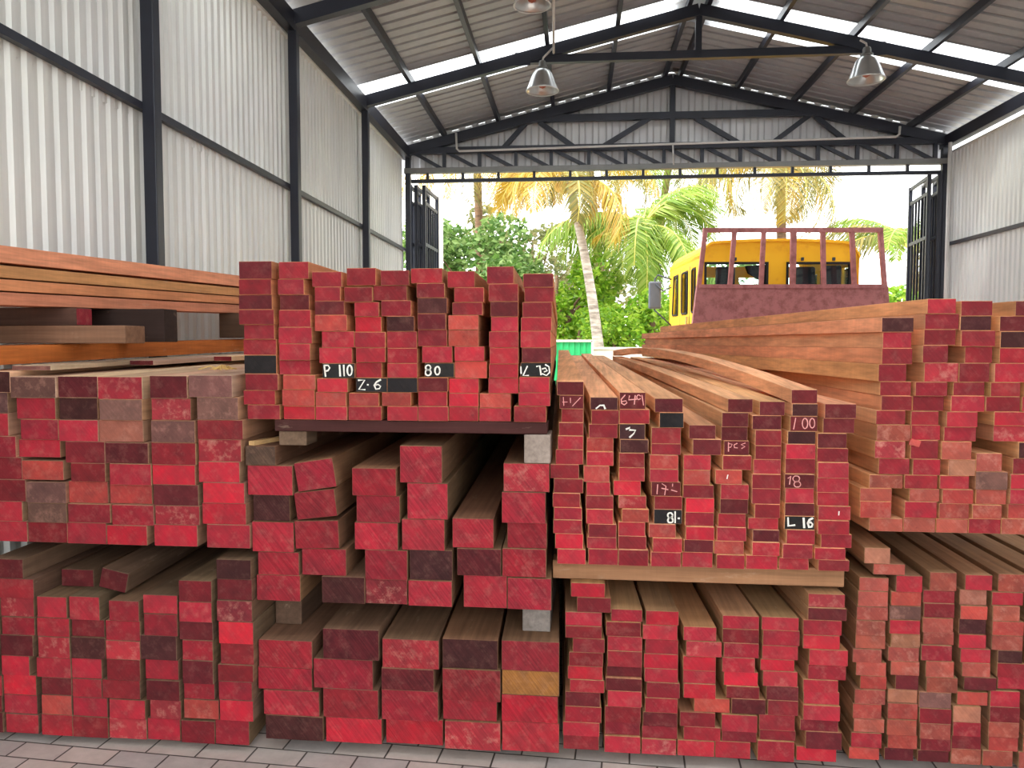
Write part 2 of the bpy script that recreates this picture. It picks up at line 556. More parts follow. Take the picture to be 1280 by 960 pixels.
STACKS['chalk'] = dict(o=(680, 430), s=3.2, y=2.83, lean=.042, rise=.014, side=(240, 182, 136), text="""
52,165,150,203,d 62,180,206,258,d 70,183,260,315,m 60,172,315,368,m 55,165,368,422,r 47,163,423,478,m 25,140,483,535,m 40,157,540,595,m 35,145,598,650,m 40,152,655,703,r 37,152,705,758,r 45,157,760,815,b 53,167,817,865,r
|185,296,213,262,D 190,300,265,318,m 180,295,322,375,m 172,292,376,430,o 168,287,432,486,r 143,262,488,542,o 160,265,553,605,r 168,278,608,662,m 158,277,662,720,r 178,290,722,772,m 173,290,775,822,r 178,296,822,877,r
|298,407,193,250,d 302,425,262,315,m 297,405,320,378,K 305,418,383,437,D 288,402,437,492,m 287,403,495,547,r 273,388,548,605,b 295,410,608,662,w 312,430,662,713,o 293,405,714,768,r 297,410,770,822,m 298,418,825,882,m
|443,556,218,272,d 462,578,275,332,k 430,548,335,397,m 430,548,400,445,m 415,538,445,500,o 415,538,502,552,r 430,547,553,608,d 442,565,610,662,m 440,563,663,720,k 408,527,722,775,o 435,553,778,832,r 428,548,835,888,r
|580,705,325,380,d 595,718,382,440,d 547,668,445,500,r 540,665,505,560,o 553,680,565,618,m 567,687,618,675,b 565,690,675,733,r 567,690,733,788,b 560,678,785,835,d 553,675,835,892,r
|735,860,220,275,d 712,832,275,330,d 707,825,332,387,d 720,842,388,447,d 715,838,447,503,m 670,793,505,560,o 707,828,563,620,r 705,825,622,677,d 697,817,680,730,r 692,810,735,790,r 681,800,790,843,o 690,803,845,903,r
|862,980,230,285,d 834,958,287,345,d 845,965,345,405,m 845,963,408,463,m 838,960,463,520,w 832,953,522,580,m 832,953,580,640,m 843,957,642,697,m 817,938,697,745,r 835,950,745,795,d 833,950,795,848,r 808,935,848,908,r
|990,1112,183,240,d 993,1117,240,290,D 985,1115,290,350,d 975,1087,350,402,D 967,1087,402,460,r 965,1087,460,522,m 962,1083,522,576,d 965,1080,578,635,r 963,1083,638,690,d 962,1083,690,742,k 970,1090,745,800,r 955,1075,803,857,m 940,1060,857,914,r
|1123,1250,240,298,d 1117,1243,298,353,d 1090,1212,358,418,d 1092,1218,418,472,m 1095,1220,475,535,r 1092,1220,537,595,r 1093,1220,595,650,r 1097,1228,650,708,r 1095,1222,708,760,r 1108,1232,762,818,m 1083,1207,818,870,r 1097,1222,870,924,m""")
STACKS['chalklow'] = dict(o=(690, 690), s=3.282, y=2.83, lean=.042, rise=0.0, side=(186, 140, 102), text="""
78,225,130,190,b 103,253,190,245,m 55,205,250,307,r 55,205,307,358,m 85,222,358,412,m 70,210,415,467,m 65,208,472,528,b 73,217,528,578,r 55,198,578,632,d 53,203,638,700,r 45,195,703,755,r 47,193,755,805,m
|243,380,238,290,r 222,365,290,348,m 228,376,350,408,r 228,370,410,470,m 225,370,470,522,d 220,375,522,572,d 228,380,575,638,r 217,365,638,700,m 217,362,700,758,m 215,363,760,822,r
|385,533,245,301,b 370,515,303,360,r 383,533,362,420,r 377,527,422,482,b 380,520,482,536,r 388,537,540,602,m 382,530,604,660,r 373,520,662,716,d 370,515,717,770,m 368,510,772,828,w
|540,685,310,366,r 550,697,370,428,w 538,685,432,488,b 538,685,490,543,r 540,685,545,602,b 583,730,604,658,o 525,673,662,722,m 540,692,722,776,r 515,667,778,835,r
|700,850,265,318,r 697,857,320,376,m 705,860,378,436,r 690,833,437,492,r 705,855,495,555,b 715,863,555,605,m 737,877,607,665,d 695,843,672,737,r 697,840,738,780,m 669,815,782,840,r
|860,1013,270,325,r 865,1022,325,385,r 862,1010,388,443,r 842,995,444,493,b 865,1008,493,552,w 872,1022,555,612,d 885,1022,613,670,m 850,997,672,733,m 852,1000,735,778,m 843,995,780,845,r
|1052,1203,175,233,W 1050,1210,233,283,d 1030,1190,283,345,r 1030,1182,345,405,b 1055,1215,405,468,r 1050,1207,468,528,r 1030,1175,528,577,r 1032,1180,577,634,r 1030,1183,634,692,r 1018,1175,693,742,m 1040,1190,742,803,d 1003,1168,804,862,b""")
STACKS['right'] = dict(o=(1040, 360), s=3.0, y=2.85, lean=.05, rise=0.0, side=(230, 170, 124), text="""
187,315,110,166,D 192,318,166,226,r 188,312,226,284,m 175,295,285,340,m 180,302,345,405,m 185,300,405,458,m 165,290,460,514,m 168,296,514,573,n 160,285,575,632,W 175,302,640,697,m 140,266,702,752,n 105,225,752,802,n 105,223,802,860,o 140,266,865,915,n
|358,480,40,96,r 350,478,97,155,m 345,475,155,215,m 340,465,215,272,m 347,475,275,335,w 313,450,348,405,m 303,440,405,461,m 292,415,463,515,m 298,418,515,570,r 287,408,572,634,m 303,430,643,700,r 272,396,703,755,m 290,412,755,803,n 272,400,803,860,r 268,388,863,914,n
|482,615,48,104,m 482,612,105,160,D 485,617,160,220,m 500,627,220,275,m 478,605,280,340,m 455,580,345,404,m 447,573,405,462,r 430,557,465,520,r 420,550,522,578,r 408,531,577,637,n 437,563,645,703,p 397,515,705,755,r 414,535,757,808,o 402,523,810,865,o 390,510,867,920,n
|680,808,48,104,d 630,755,105,160,d 632,757,163,225,D 628,752,225,280,r 610,735,282,342,r 595,715,350,408,m 577,706,408,465,m 608,733,465,517,r 605,735,517,575,w 533,640,577,634,n 538,660,690,755,g 540,655,757,815,n 527,638,815,867,n 512,633,867,920,r
|815,940,48,104,m 762,885,105,160,m 762,885,163,225,m 757,880,225,280,m 740,865,282,342,m 722,850,350,408,m 712,838,408,465,r 736,860,465,517,m 738,862,517,575,n 700,822,580,635,D 678,800,640,697,m 670,795,700,755,r 667,793,757,812,r 660,786,812,865,o 635,762,867,920,n""")
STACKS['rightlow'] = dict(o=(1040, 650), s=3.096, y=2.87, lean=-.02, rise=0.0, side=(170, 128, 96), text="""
125,240,110,165,p 160,283,172,223,n 105,228,225,272,n 100,217,278,332,n 95,217,338,390,n 93,207,392,448,n 90,207,448,503,n 80,193,503,550,n 92,210,552,606,n 108,228,606,660,o 87,207,660,713,n 80,192,715,770,o 83,203,772,827,n 73,193,827,883,r 65,183,884,937,o
|248,372,218,270,r 228,350,280,332,o 222,345,335,388,g 217,342,390,441,r 228,348,443,493,p 217,337,495,550,n 227,348,550,602,n 245,355,603,655,d 215,330,658,710,p 215,332,713,773,o 212,328,776,833,n 215,330,835,885,o 202,315,885,934,d
|378,498,205,270,n 352,475,275,322,r 355,475,325,380,m 350,470,382,434,n 352,472,435,488,n 345,465,488,545,r 362,482,550,610,n 365,487,612,667,n 333,462,670,730,g 338,463,733,790,m 340,460,792,848,n 342,460,848,894,m 330,452,895,942,d
|515,640,215,272,r 487,612,272,333,p 490,610,335,384,o 487,608,385,442,D 490,612,446,502,r 497,618,502,555,r 503,628,557,610,n 510,637,612,665,d 483,607,668,722,o 468,577,724,783,p 462,577,785,838,r 462,577,838,887,m 460,577,890,946,n
|642,768,212,280,n 615,740,282,335,r 610,728,335,392,n 620,743,395,450,o 618,743,450,508,n 627,750,508,557,D 635,760,558,608,m 640,762,610,662,r 612,728,665,725,r 610,735,727,787,m 605,730,787,843,n 605,725,843,897,o 582,700,897,950,n
|775,900,210,275,n 772,895,278,337,n 775,900,340,395,m 757,880,397,452,m 757,880,455,508,n 757,880,510,560,d 757,880,562,610,n 757,880,612,663,n 745,865,665,725,n 748,865,727,785,n 742,862,787,843,m 738,860,845,900,n 722,845,903,952,n
|905,1030,205,272,n 903,1028,275,335,n 905,1030,338,395,m 890,1010,397,452,m 890,1010,455,508,n 890,1010,510,560,d 890,1010,562,610,n 890,1010,612,663,n 880,1000,665,725,n 880,1000,727,785,n 875,995,787,843,m 870,990,845,900,n 860,985,903,952,n
|1040,1160,205,272,n 1040,1160,275,335,n 1040,1160,338,395,m 1020,1140,397,452,m 1020,1140,455,508,n 1020,1140,510,560,d 1020,1140,562,610,n 1020,1140,612,663,n 1010,1130,665,725,n 1010,1130,727,785,n 1010,1130,787,843,m 1005,1125,845,900,n 1000,1120,903,952,n""")

TONES = {  # painted ends: colour of the paint itself, how dusty (alpha)
    'r': ((196, 50, 68), .30), 'b': ((222, 44, 66), .22), 'm': ((160, 46, 58), .22), 'd': ((122, 44, 52), .18), 'D': ((86, 46, 48), .16),
    'k': ((50, 50, 53), .05), 'K': ((74, 44, 50), .1), 'g': ((136, 96, 90), .5), 'w': ((200, 60, 74), .85), 'W': ((178, 62, 74), 1.0),
    'o': ((206, 82, 76), .4), 'p': ((198, 128, 106), .5), 't': ((206, 160, 104), .3), 'T': ((198, 142, 74), .4), 't2': ((122, 98, 84), .3),
    'n': ((190, 94, 82), .6)}
WORDS = {'r': 'red', 'b': 'bright red', 'm': 'crimson', 'd': 'dark red', 'D': 'maroon black', 'k': 'black', 'K': 'maroon black', 'g': 'dusty brownish',
         'w': 'dusty red', 'W': 'whitish smeared red', 'o': 'orange red', 'p': 'pale pinkish', 't': 'tan', 'T': 'unpainted tan', 't2': 'grey brown', 'n': 'worn pink'}
ORD = 'zeroth first second third fourth fifth sixth seventh eighth ninth tenth eleventh twelfth thirteenth fourteenth fifteenth sixteenth'.split()
NAMES = {  # object name, category, words for one, words for the stack, group
    'upper': ('timber_board', 'board', 'board', 'top centre stack', 'boards of the top centre stack'),
    'left': ('timber_plank', 'plank', 'plank', 'left stack', 'planks of the left stack'),
    'leftlow': ('timber_plank', 'plank', 'plank', 'bottom left stack', 'planks of the bottom left stack'),
    'centre': ('squared_timber', 'beam', 'beam', 'middle beam stack', 'beams of the middle stack'),
    'centrelow': ('thick_timber', 'beam', 'thick timber', 'bottom centre stack', 'thick timbers of the bottom centre stack'),
    'chalk': ('timber_batten', 'batten', 'batten', 'chalk-numbered stack', 'battens of the chalk-numbered stack'),
    'chalklow': ('timber_batten', 'batten', 'batten', 'stack below chalk numbers', 'battens of the stack below the chalk numbers'),
    'right': ('lumber_board', 'board', 'board', 'upper right stack', 'boards of the upper right stack'),
    'rightlow': ('lumber_board', 'board', 'board', 'lower right stack', 'boards of the lower right stack')}
LENGTH = 4.9


def jitter(c, a):
    k = 1 + U(-a, a)
    return tuple(min(255, max(0, v * k * (1 + U(-a, a) * .35))) for v in c)


def timber_mesh(w, h, L, lean, rise, bow=0.0, arch=0.0, ch=.0012, segs=9):
    """a sawn board: chamfered section swept back from its front face at y = 0; base centre of the front at the origin"""
    c = min(ch, w * .2, h * .2)
    sec = [(-w / 2 + c, 0), (w / 2 - c, 0), (w / 2, c), (w / 2, h - c), (w / 2 - c, h), (-w / 2 + c, h), (-w / 2, h - c), (-w / 2, c)]
    st = [0.0, c * 1.1] + [L * (i / segs) for i in range(1, segs)] + [L - c, L]
    vs, fs = [], []
    for j, y in enumerate(st):
        t = y / L
        dx = -lean * y + bow * 4 * t * (1 - t)
        dz = rise * y + arch * 4 * t * (1 - t)
        k = 1 if 0 < j < len(st) - 1 else 0
        for x, z in sec:
            if not k:
                x = max(-w / 2 + c, min(w / 2 - c, x))
                z = max(c, min(h - c, z))
            vs.append((x + dx, y, z + dz))
    for j in range(len(st) - 1):
        for k in range(8):
            fs.append((j * 8 + k, j * 8 + (k + 1) % 8, (j + 1) * 8 + (k + 1) % 8, (j + 1) * 8 + k))
    fs.append(tuple(range(7, -1, -1)))
    fs.append(tuple((len(st) - 1) * 8 + k for k in range(8)))
    return vs, fs


def add_timber(name, x, y, z, w, h, tone, side, L=LENGTH, lean=0., rise=0., bow=0., arch=0., roll=0., saw=False, wear=None):
    vs, fs = timber_mesh(w, h, L, lean, rise, bow, arch)
    mb = MB().add(vs, fs)
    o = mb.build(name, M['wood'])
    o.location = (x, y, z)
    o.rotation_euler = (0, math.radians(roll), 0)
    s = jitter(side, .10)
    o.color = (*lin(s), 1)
    if tone:
        col, dust = TONES[tone]
        c = .0013
        col = tuple(v * k for v, k in zip(col, (.86, .83, .80)))
        e = MB().box((-w / 2 + c, -.0016, c), (w / 2 - c, .001, h - c)).build('painted_end', M['saw' if saw else 'end'], o)
        e.color = (*lin(jitter(col, .10)), dust * U(.4, .8))
        e['label'] = WORDS[tone] + ' painted end face' if tone not in ('T', 't', 't2') else WORDS[tone] + ' end face'
    return o


BOARD = {}      # (stack, column, row) -> object
TOPS = {}       # stack -> list of (x0, x1, top) at the front
BASE = {}
SHIFT = {}
EXTRA = {  # single boards that lie differently: lean, rise, bow, arch
    ('chalk', 7, 0): dict(lean=.105, arch=.078, rise=.018),
    ('chalk', 5, 0): dict(lean=.06, arch=.012),
    ('chalk', 6, 0): dict(lean=.046, arch=.010)}


NEXT_TO = dict(centre=('left', 'leftlow'), upper=('left',), chalk=('centre', 'upper'), chalklow=('centrelow', 'centre'), centrelow=('leftlow', 'left'), right=('chalk',), rightlow=('chalklow', 'chalk'))


def build_stack(key, base=None):
    S = STACKS[key]
    nm, cat, one, where, group = NAMES[key]
    rows = []
    cols = S['text'].replace('\n', ' ').split('|')
    for ci, col in enumerate(cols):
        for ri, tok in enumerate(col.split()):
            p = tok.split(',')
            x0, x1, y0, y1 = map(float, p[:4])
            rec = float(p[5]) if len(p) > 5 else 0.0
            roll = float(p[6]) if len(p) > 6 else 0.0
            rec += abs(random.gauss(0, .007)) if not rec else 0
            yy = S['y'] + rec
            a = at_y(S['o'][0] + x0 / S['s'], S['o'][1] + y1 / S['s'], yy)
            b = at_y(S['o'][0] + x1 / S['s'], S['o'][1] + y0 / S['s'], yy)
            a2 = at_y(S['o'][0] + x0 / S['s'], S['o'][1] + y0 / S['s'], yy)
            rows.append(dict(c=ci, r=ri, n=len(col.split()), x0=(a.x + a2.x) / 2, x1=b.x, z0=a.z, z1=b.z, mid=((a.x + a2.x) / 4 + b.x / 2, (a.z + b.z) / 2), y=yy, tone=p[4], roll=roll, key=key))
    bottoms = [q['z0'] for q in rows if q['r'] == q['n'] - 1]
    z_base = sorted(bottoms)[len(bottoms) // 2] if base is None else base
    BASE[key] = z_base
    placed = []
    beside = [p for n in NEXT_TO.get(key, ()) for p in TOPS[n]]
    for q in sorted(rows, key=lambda q: q['z0'] + q['z1']):
        # keep clear of the neighbours at the same height, then come to rest on what lies below
        for p in placed + beside:
            ov = min(q['x1'], p['x1']) - max(q['x0'], p['x0'])
            if ov <= 0:
                continue
            side_by_side = min(q['z1'], p['z1']) - max(q['z0'], p['z0']) > .5 * (q['z1'] - q['z0']) or ov < .012
            if p['key'] != key:
                q['x0'] = p['x1'] + .002 if min(q['z1'], p['z1'] + .004) - max(q['z0'], p['z0'] - .004) > 0 else q['x0']
            elif side_by_side and ov < .55 * (q['x1'] - q['x0']):
                if q['x0'] + q['x1'] > p['x0'] + p['x1']:
                    q['x0'] = p['x1'] + .0015
                else:
                    q['x1'] = p['x0'] - .0015
        zb = z_base
        for p in placed:
            if min(q['x1'], p['x1']) - max(q['x0'], p['x0']) > .001:
                zb = max(zb, p['z1'])
        h = q['z1'] - q['z0']
        top = min(max(q['z1'], zb + h * .78), zb + h * 1.18)
        if q['roll']:
            sn = abs(math.sin(math.radians(q['roll'])))
            q['w'] = (q['x1'] - q['x0']) - h * sn * 1.05
            q['h'] = h * .93
            q['zz'] = zb + .0006 + q['w'] / 2 * sn
            top = q['zz'] + q['h'] * math.cos(math.radians(q['roll'])) - q['w'] / 2 * sn + .004
        q['z0'], q['z1'] = zb + .0006, top
        if key == 'right' and zb < 1.434 and top > 1.44:
            q['z1'] = 1.44
        placed.append(q)
    out = []
    for q in rows:
        w, h = q['x1'] - q['x0'], q['z1'] - q['z0']
        ex = EXTRA.get((key, q['c'], q['r']), {})
        lean = S['lean']
        if key == 'right':
            lean = .105 if q['z0'] > 1.435 else .042
        zz = q['z0']
        roll = q['roll']
        xc = (q['x0'] + q['x1']) / 2
        if roll:
            w, h, zz = q['w'], q['h'], q['zz']
            xc -= math.sin(math.radians(roll)) * h / 2
        xc -= lean * (q['y'] - S['y'])
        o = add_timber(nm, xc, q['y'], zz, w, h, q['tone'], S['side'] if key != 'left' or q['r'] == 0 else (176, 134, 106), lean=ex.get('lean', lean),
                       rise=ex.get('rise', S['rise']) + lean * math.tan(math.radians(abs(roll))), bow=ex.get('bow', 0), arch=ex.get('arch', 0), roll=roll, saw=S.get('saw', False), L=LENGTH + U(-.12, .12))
        SHIFT[o.name] = ((q['x0'] + q['x1']) / 2 - q['mid'][0], (q['z0'] + q['z1']) / 2 - q['mid'][1])
        frm = 'from top'
        lab = f"{WORDS[q['tone']]} ended {one}, {ORD[q['r'] + 1]} {frm} in {ORD[q['c'] + 1]} column of the {where}"
        if q['r'] == 0:
            lab = f"{WORDS[q['tone']]} ended {one} topmost in the {ORD[q['c'] + 1]} column of the {where}"
        elif q['r'] == q['n'] - 1:
            lab = f"{WORDS[q['tone']]} ended {one} lowest in the {ORD[q['c'] + 1]} column of the {where}"
        tag(o, lab, cat, group)
        BOARD[key, q['c'], q['r']] = o
        out.append(q)
    TOPS[key] = out
    return out


for k in ('leftlow', 'left', 'centrelow', 'centre', 'upper', 'chalklow', 'chalk', 'rightlow', 'right'):
    build_stack(k)


def top_of(key, x0=-99, x1=99):
    return max(q['z1'] for q in TOPS[key] if q['x1'] > x0 and q['x0'] < x1)


def span(key):
    return min(q['x0'] for q in TOPS[key]), max(q['x1'] for q in TOPS[key])


def cross_timber(name, x0, x1, y0, y1, z0, z1, side, label, cat='bearer', group=None, tone=None, rz=0.0):
    mb = MB().box((-(x1 - x0) / 2, -(y1 - y0) / 2, 0), ((x1 - x0) / 2, (y1 - y0) / 2, z1 - z0), .004)
    # grain follows the length: the mesh is built along Y and turned
    if x1 - x0 > y1 - y0:
        mb = MB().box((-(y1 - y0) / 2, -(x1 - x0) / 2, 0), ((y1 - y0) / 2, (x1 - x0) / 2, z1 - z0), .004)
    o = mb.build(name, M['wood'])
    o.location = ((x0 + x1) / 2, (y0 + y1) / 2, z0)
    o.rotation_euler = (0, 0, (-math.pi / 2 if x1 - x0 > y1 - y0 else 0) + rz)
    o.color = (*lin(side), 1)
    if tone:
        w = (y1 - y0)
        half = (x1 - x0) / 2
        e = MB().box((-w / 2 + .004, half - .001, .004), (w / 2 - .004, half + .0015, z1 - z0 - .004)).build('painted_end', M['end'], o)
        e.color = (*lin(TONES[tone][0]), TONES[tone][1])
        e['label'] = 'dull red painted end face'
    return tag(o, label, cat, group)


# bearers on the floor under the four bottom stacks, in the dark gap above the paving
for key, lab in (('leftlow', 'bottom left stack'), ('centrelow', 'bottom centre stack of thick timbers'), ('chalklow', 'bottom stack below the chalk numbers'), ('rightlow', 'lower right stack')):
    x0, x1 = span(key)
    y = STACKS[key]['y']
    for v, wd in ((.22, 'front'), (4.3, 'rear')):
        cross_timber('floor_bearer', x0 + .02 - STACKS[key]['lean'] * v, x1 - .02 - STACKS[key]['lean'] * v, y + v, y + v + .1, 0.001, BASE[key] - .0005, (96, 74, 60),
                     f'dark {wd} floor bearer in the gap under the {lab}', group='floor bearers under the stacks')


def bearers(up, low, label, vs, side, front_label=None, thick=None):
    x0, x1 = span(up)
    y = STACKS[up]['y']
    r = STACKS[up]['rise']
    zt = top_of(low) + (.014 if low == 'leftlow' else 0)
    for i, v in enumerate(vs):
        ln = STACKS[up]['lean']
        z1 = BASE[up] + r * v - .001
        z0 = min(max(zt + .0005, z1 - (thick or .09)), z1 - .012)
        cross_timber('stack_bearer', x0 + (.01 if low != 'leftlow' else -.17) - ln * v, x1 - .01 - ln * v, y + v, y + v + .09, z0, z1, side,
                     (front_label if i == 0 and front_label else f'dark cross bearer {"at the front" if i == 0 else "deep in the gap"} under the {label}'), group='cross bearers between stacks')


bearers('left', 'leftlow', 'left stack', (.28, 4.2), (92, 70, 56))
bearers('right', 'rightlow', 'upper right stack', (.5, 4.2), (92, 70, 56))
bearers('chalk', 'chalklow', 'chalk-numbered stack', (.05, 4.2), (170, 126, 92), 'tan cross bearer along the front under the chalk-numbered stack')

# ---- what carries the middle stacks
def block_between(name, key, px0, px1, v, ln, z0, z1, side, label, group=None):
    y = STACKS[key]['y']
    a, b = at_y(px0, 700, y + v), at_y(px1, 700, y + v)
    return cross_timber(name, a.x, b.x, y + v, y + v + ln, z0, z1, side, label, 'spacer', group)


zc = BASE['centre']
ctop = lambda key, c: next(q['z1'] for q in TOPS[key] if q['c'] == c and q['r'] == 0)
block_between('spacer_block', 'centrelow', 343, 376, .17, .5, ctop('centrelow', 0) + .0005, zc - .0008, (112, 88, 72), 'brown spacer block on the leftmost thick timber, under the middle beam stack', 'spacers under the middle beam stack')
block_between('spacer_block', 'centrelow', 653, 688, .10, .5, ctop('centrelow', 4) + .0005, zc - .0008, (150, 142, 136), 'grey spacer block on the rightmost thick timber, under the middle beam stack', 'spacers under the middle beam stack')
for c, xa, xb, w in ((0, 343, 376, 'left'), (4, 653, 688, 'right')):
    xa, xb = at_y(xa, 700, 2.9).x - (.20 if c == 0 else .28), at_y(xb, 700, 2.9).x - (.20 if c == 0 else .29)
    cross_timber('spacer_block', xa, xb, 6.9, 7.3, ctop('centrelow', c) + .0005, zc - .0008, (112, 88, 72), f'dark spacer block at the far end, {w} side, under the middle beam stack', 'spacer')
zu = BASE['upper']
xu0, xu1 = at_y(343, 530, 2.80).x, at_y(684, 530, 2.80).x
cross_timber('stack_bearer', xu0, xu1, 2.80, 2.90, zu - .045, zu - .0008, (74, 40, 38), 'long dark red bearer along the front, under the top centre stack', group='cross bearers between stacks')
cross_timber('stack_bearer', xu0 - .17, xu1 - .17, 6.7, 6.8, zu - .045, zu - .0008, (74, 40, 38), 'dark bearer at the far end, under the top centre stack', group='cross bearers between stacks')
f1 = next(q for q in TOPS['centre'] if q['c'] == 5 and q['r'] == 0)
a0 = next(q for q in TOPS['centre'] if q['c'] == 0 and q['r'] == 0)
bx0, bx1 = at_y(655, 560, 2.80).x, at_y(688, 560, 2.80).x
cross_timber('spacer_block', bx0, bx1, 2.80, 2.95, f1['z1'] + .0008, zu - .046, (166, 152, 142), 'pale grey weathered block on the right column of beams, under the long bearer')
cross_timber('spacer_block', bx0 - .17, bx1 - .17, 6.65, 6.85, f1['z1'] + .0008, zu - .046, (120, 104, 92), 'grey block at the far end of the beams, under the rear bearer')
if zu - .046 - a0['z1'] > .006:
    cross_timber('spacer_block', xu0 + .01, xu0 + .12, 2.815, 2.93, a0['z1'] + .0008 if a0['x1'] > xu0 else a0['z1'], zu - .046, (120, 98, 80), 'small brown block left of the beams, under the long bearer')
s0, s1 = Vector((a0['x0'] + .02, 2.80, a0['z1'] + .009)), Vector((a0['x0'] + .085, 3.02, a0['z1'] + .009))
stk = MB().bar(s0, s1, .026, .016).build('wooden_stick', M['wood'])
stk.color = (*lin((226, 186, 130)), 1)
tag(stk, 'short pale wooden stick on the grey brown beam end, left of the middle stack', 'stick')

# ---- the pile of long boards by the left wall
E0, E1 = 2.92, 4.84
pil = lambda Y: -2.35 + .063 * (Y - 2.72)
edges = [(310, 348), (333, 360), (350, 372), (366, 382), (382, 393)]
zA = [at_y(0, a, E0).z for a, b in edges]
zB = [at_y(300, b, E1).z for a, b in edges]
rise = sum((b - a) / (E1 - E0) for a, b in zip(zA, zB)) / 5
YF = 2.45
zb = zA[4] + rise * (YF - E0)
wood_tone = [(232, 164, 122), (226, 156, 110), (234, 166, 116), (214, 142, 108)]
word = ['third', 'second', 'lowest']
for i in (3, 2, 1, 0):
    h = zA[i] - zA[i + 1]
    for j in range(1):
        w = .2
        o = add_timber('wide_board', pil(YF) - w / 2 - j * .224, YF, zb + .0005, w, h - (.0065 if i < 3 else .0015), 'm' if j else 'r', wood_tone[i], L=5.0, lean=-.063, rise=rise, arch=U(-.003, 0) * 0)
        nth = ['topmost', 'second from top', 'third from top', 'lowest'][i]
        tag(o, f'long orange brown board, {nth} in the raised pile by the left wall' if not j else f'rear long board, {nth}, of the raised pile by the left wall', 'board', 'long boards of the raised pile')
    zb += h + (.005 if i in (3, 1) else 0)
zb = zA[4]
# cross bearers of that pile
c1x = at_y(95, 395, 3.2).x
z1 = zA[4] + rise * (3.2 - E0) - .001
z0 = at_y(95, 407, 3.2).z
cross_timber('pile_bearer', -2.66, c1x, 3.2, 3.31, z0, z1, (92, 66, 56), 'dark cross bearer with a dull red end, under the raised pile of long boards', tone='m')
ztop_or = at_y(0, 432, E0).z
zor_r = (at_y(305, 424, 4.86).z - ztop_or) / (4.86 - E0)
c2x = at_y(160, 418, 3.17).x
cross_timber('pile_bearer', -2.66, c2x, 3.15, 3.30, ztop_or + zor_r * .38 + .002, z0 - .001, (140, 106, 84), 'brown plank lying across, between the red ended bearer and the orange beam')
zo4 = ztop_or + zor_r * (4.6 - E0)
cross_timber('pile_bearer', at_y(274, 414, 4.6).x, at_y(306, 414, 4.6).x, 4.6, 4.72, zo4 + .012, zA[4] + rise * (4.6 - E0) - .001, (96, 74, 58), 'tan ended cross bearer near the top centre stack, under the raised pile', tone='t')
cross_timber('pile_bearer', at_y(113, 400, 3.5).x, at_y(205, 400, 3.5).x, 3.5, 3.62, ztop_or + zor_r * (3.65 - E0) + .002, zA[4] + rise * (3.5 - E0) - .001, (60, 46, 42), 'dark block added to fill the shaded gap under the raised pile, behind the brown plank')  # dark piece added so the gap under the pile reads as shade
cross_timber('pile_bearer', -2.32, -1.98, 6.7, 6.82, ztop_or + zor_r * (6.7 - E0) + .012, zA[4] + rise * (6.7 - E0) - .001, (96, 74, 58), 'cross bearer at the far end of the raised pile')
hor = ztop_or - at_y(0, 455, E0).z
o = add_timber('orange_timber', pil(YF) - .09, YF, ztop_or - hor + zor_r * (YF - E0), .18, hor, 'r', (226, 128, 62), L=4.9, lean=-.063, rise=zor_r)
tag(o, 'long bright orange beam lying on the left stack, below the raised pile', 'beam')
# thin planks on the left stack
LT = top_of('left')
rl = STACKS['left']['rise']
OB = ztop_or - hor     # underside of the orange timber at E0
for k, (xa, xb, y, tone, txt) in enumerate(((-2.30, -2.135, 2.84, 'g', 'thin pale plank with a grey end on top of the left stack'), (-2.125, -2.01, 3.35, 'd', 'thin pale plank with a small dark end on top of the left stack'), (-2.0, -1.9, 3.9, 'm', 'thin pale plank set far back on top of the left stack'))):
    z0 = LT + rl * (y - 2.775) + .0015
    th = min(.03, OB + zor_r * (y - E0) - z0 - .002)
    o = add_timber('thin_plank', (xa + xb) / 2, y, z0, xb - xa, max(th, .012), tone, (238, 204, 172), L=3.6, lean=.0, rise=min(rl, zor_r))
    tag(o, txt, 'plank', 'thin planks on the left stack')
mb = MB()
pc = at_y(275, 466, 2.95)
for k in range(14):
    a = U(0, 6.28)
    l = U(.02, .05)
    c = Vector((pc.x + U(-.03, .03), 2.95 + U(-.05, .05), LT + .006))
    d = Vector((math.cos(a), math.sin(a) * .6, 0)) * l
    mb.tube([c - d, c + Vector((0, 0, U(.004, .018))), c + d], .0024, 5)
tag(mb.build('straw_tuft', M['straw']), 'small tuft of dry straw on the right end of the left stack', 'straw')
# chip and strap on the upper right stack
ch = at_y(1145, 554, 2.84)
oc = MB().box((-.019, -.004, -.012), (.019, .004, .012), .002).build('wood_chip', M['end'])
oc.location = (ch.x, 2.851, ch.z)
oc.rotation_euler = (.15, .25, .1)
oc.color = (*lin((210, 92, 84)), .4)
tag(oc, 'small reddish wood chip stuck between ends in the upper right stack', 'wood chip')

# ------------------------------------------------------------------ writing on the board ends
ZA, ZB, ZC, ZD, ZE = (390, 440, 9.143), (520, 440, 7.111), (690, 480, 9.143), (800, 590, 12.0), (880, 500, 5.333)


def ell(cx, cy, rx, ry, a0=0, a1=360, n=16):
    return [(cx + rx * math.cos(math.radians(a0 + (a1 - a0) * i / n)), cy + ry * math.sin(math.radians(a0 + (a1 - a0) * i / n))) for i in range(n + 1)]


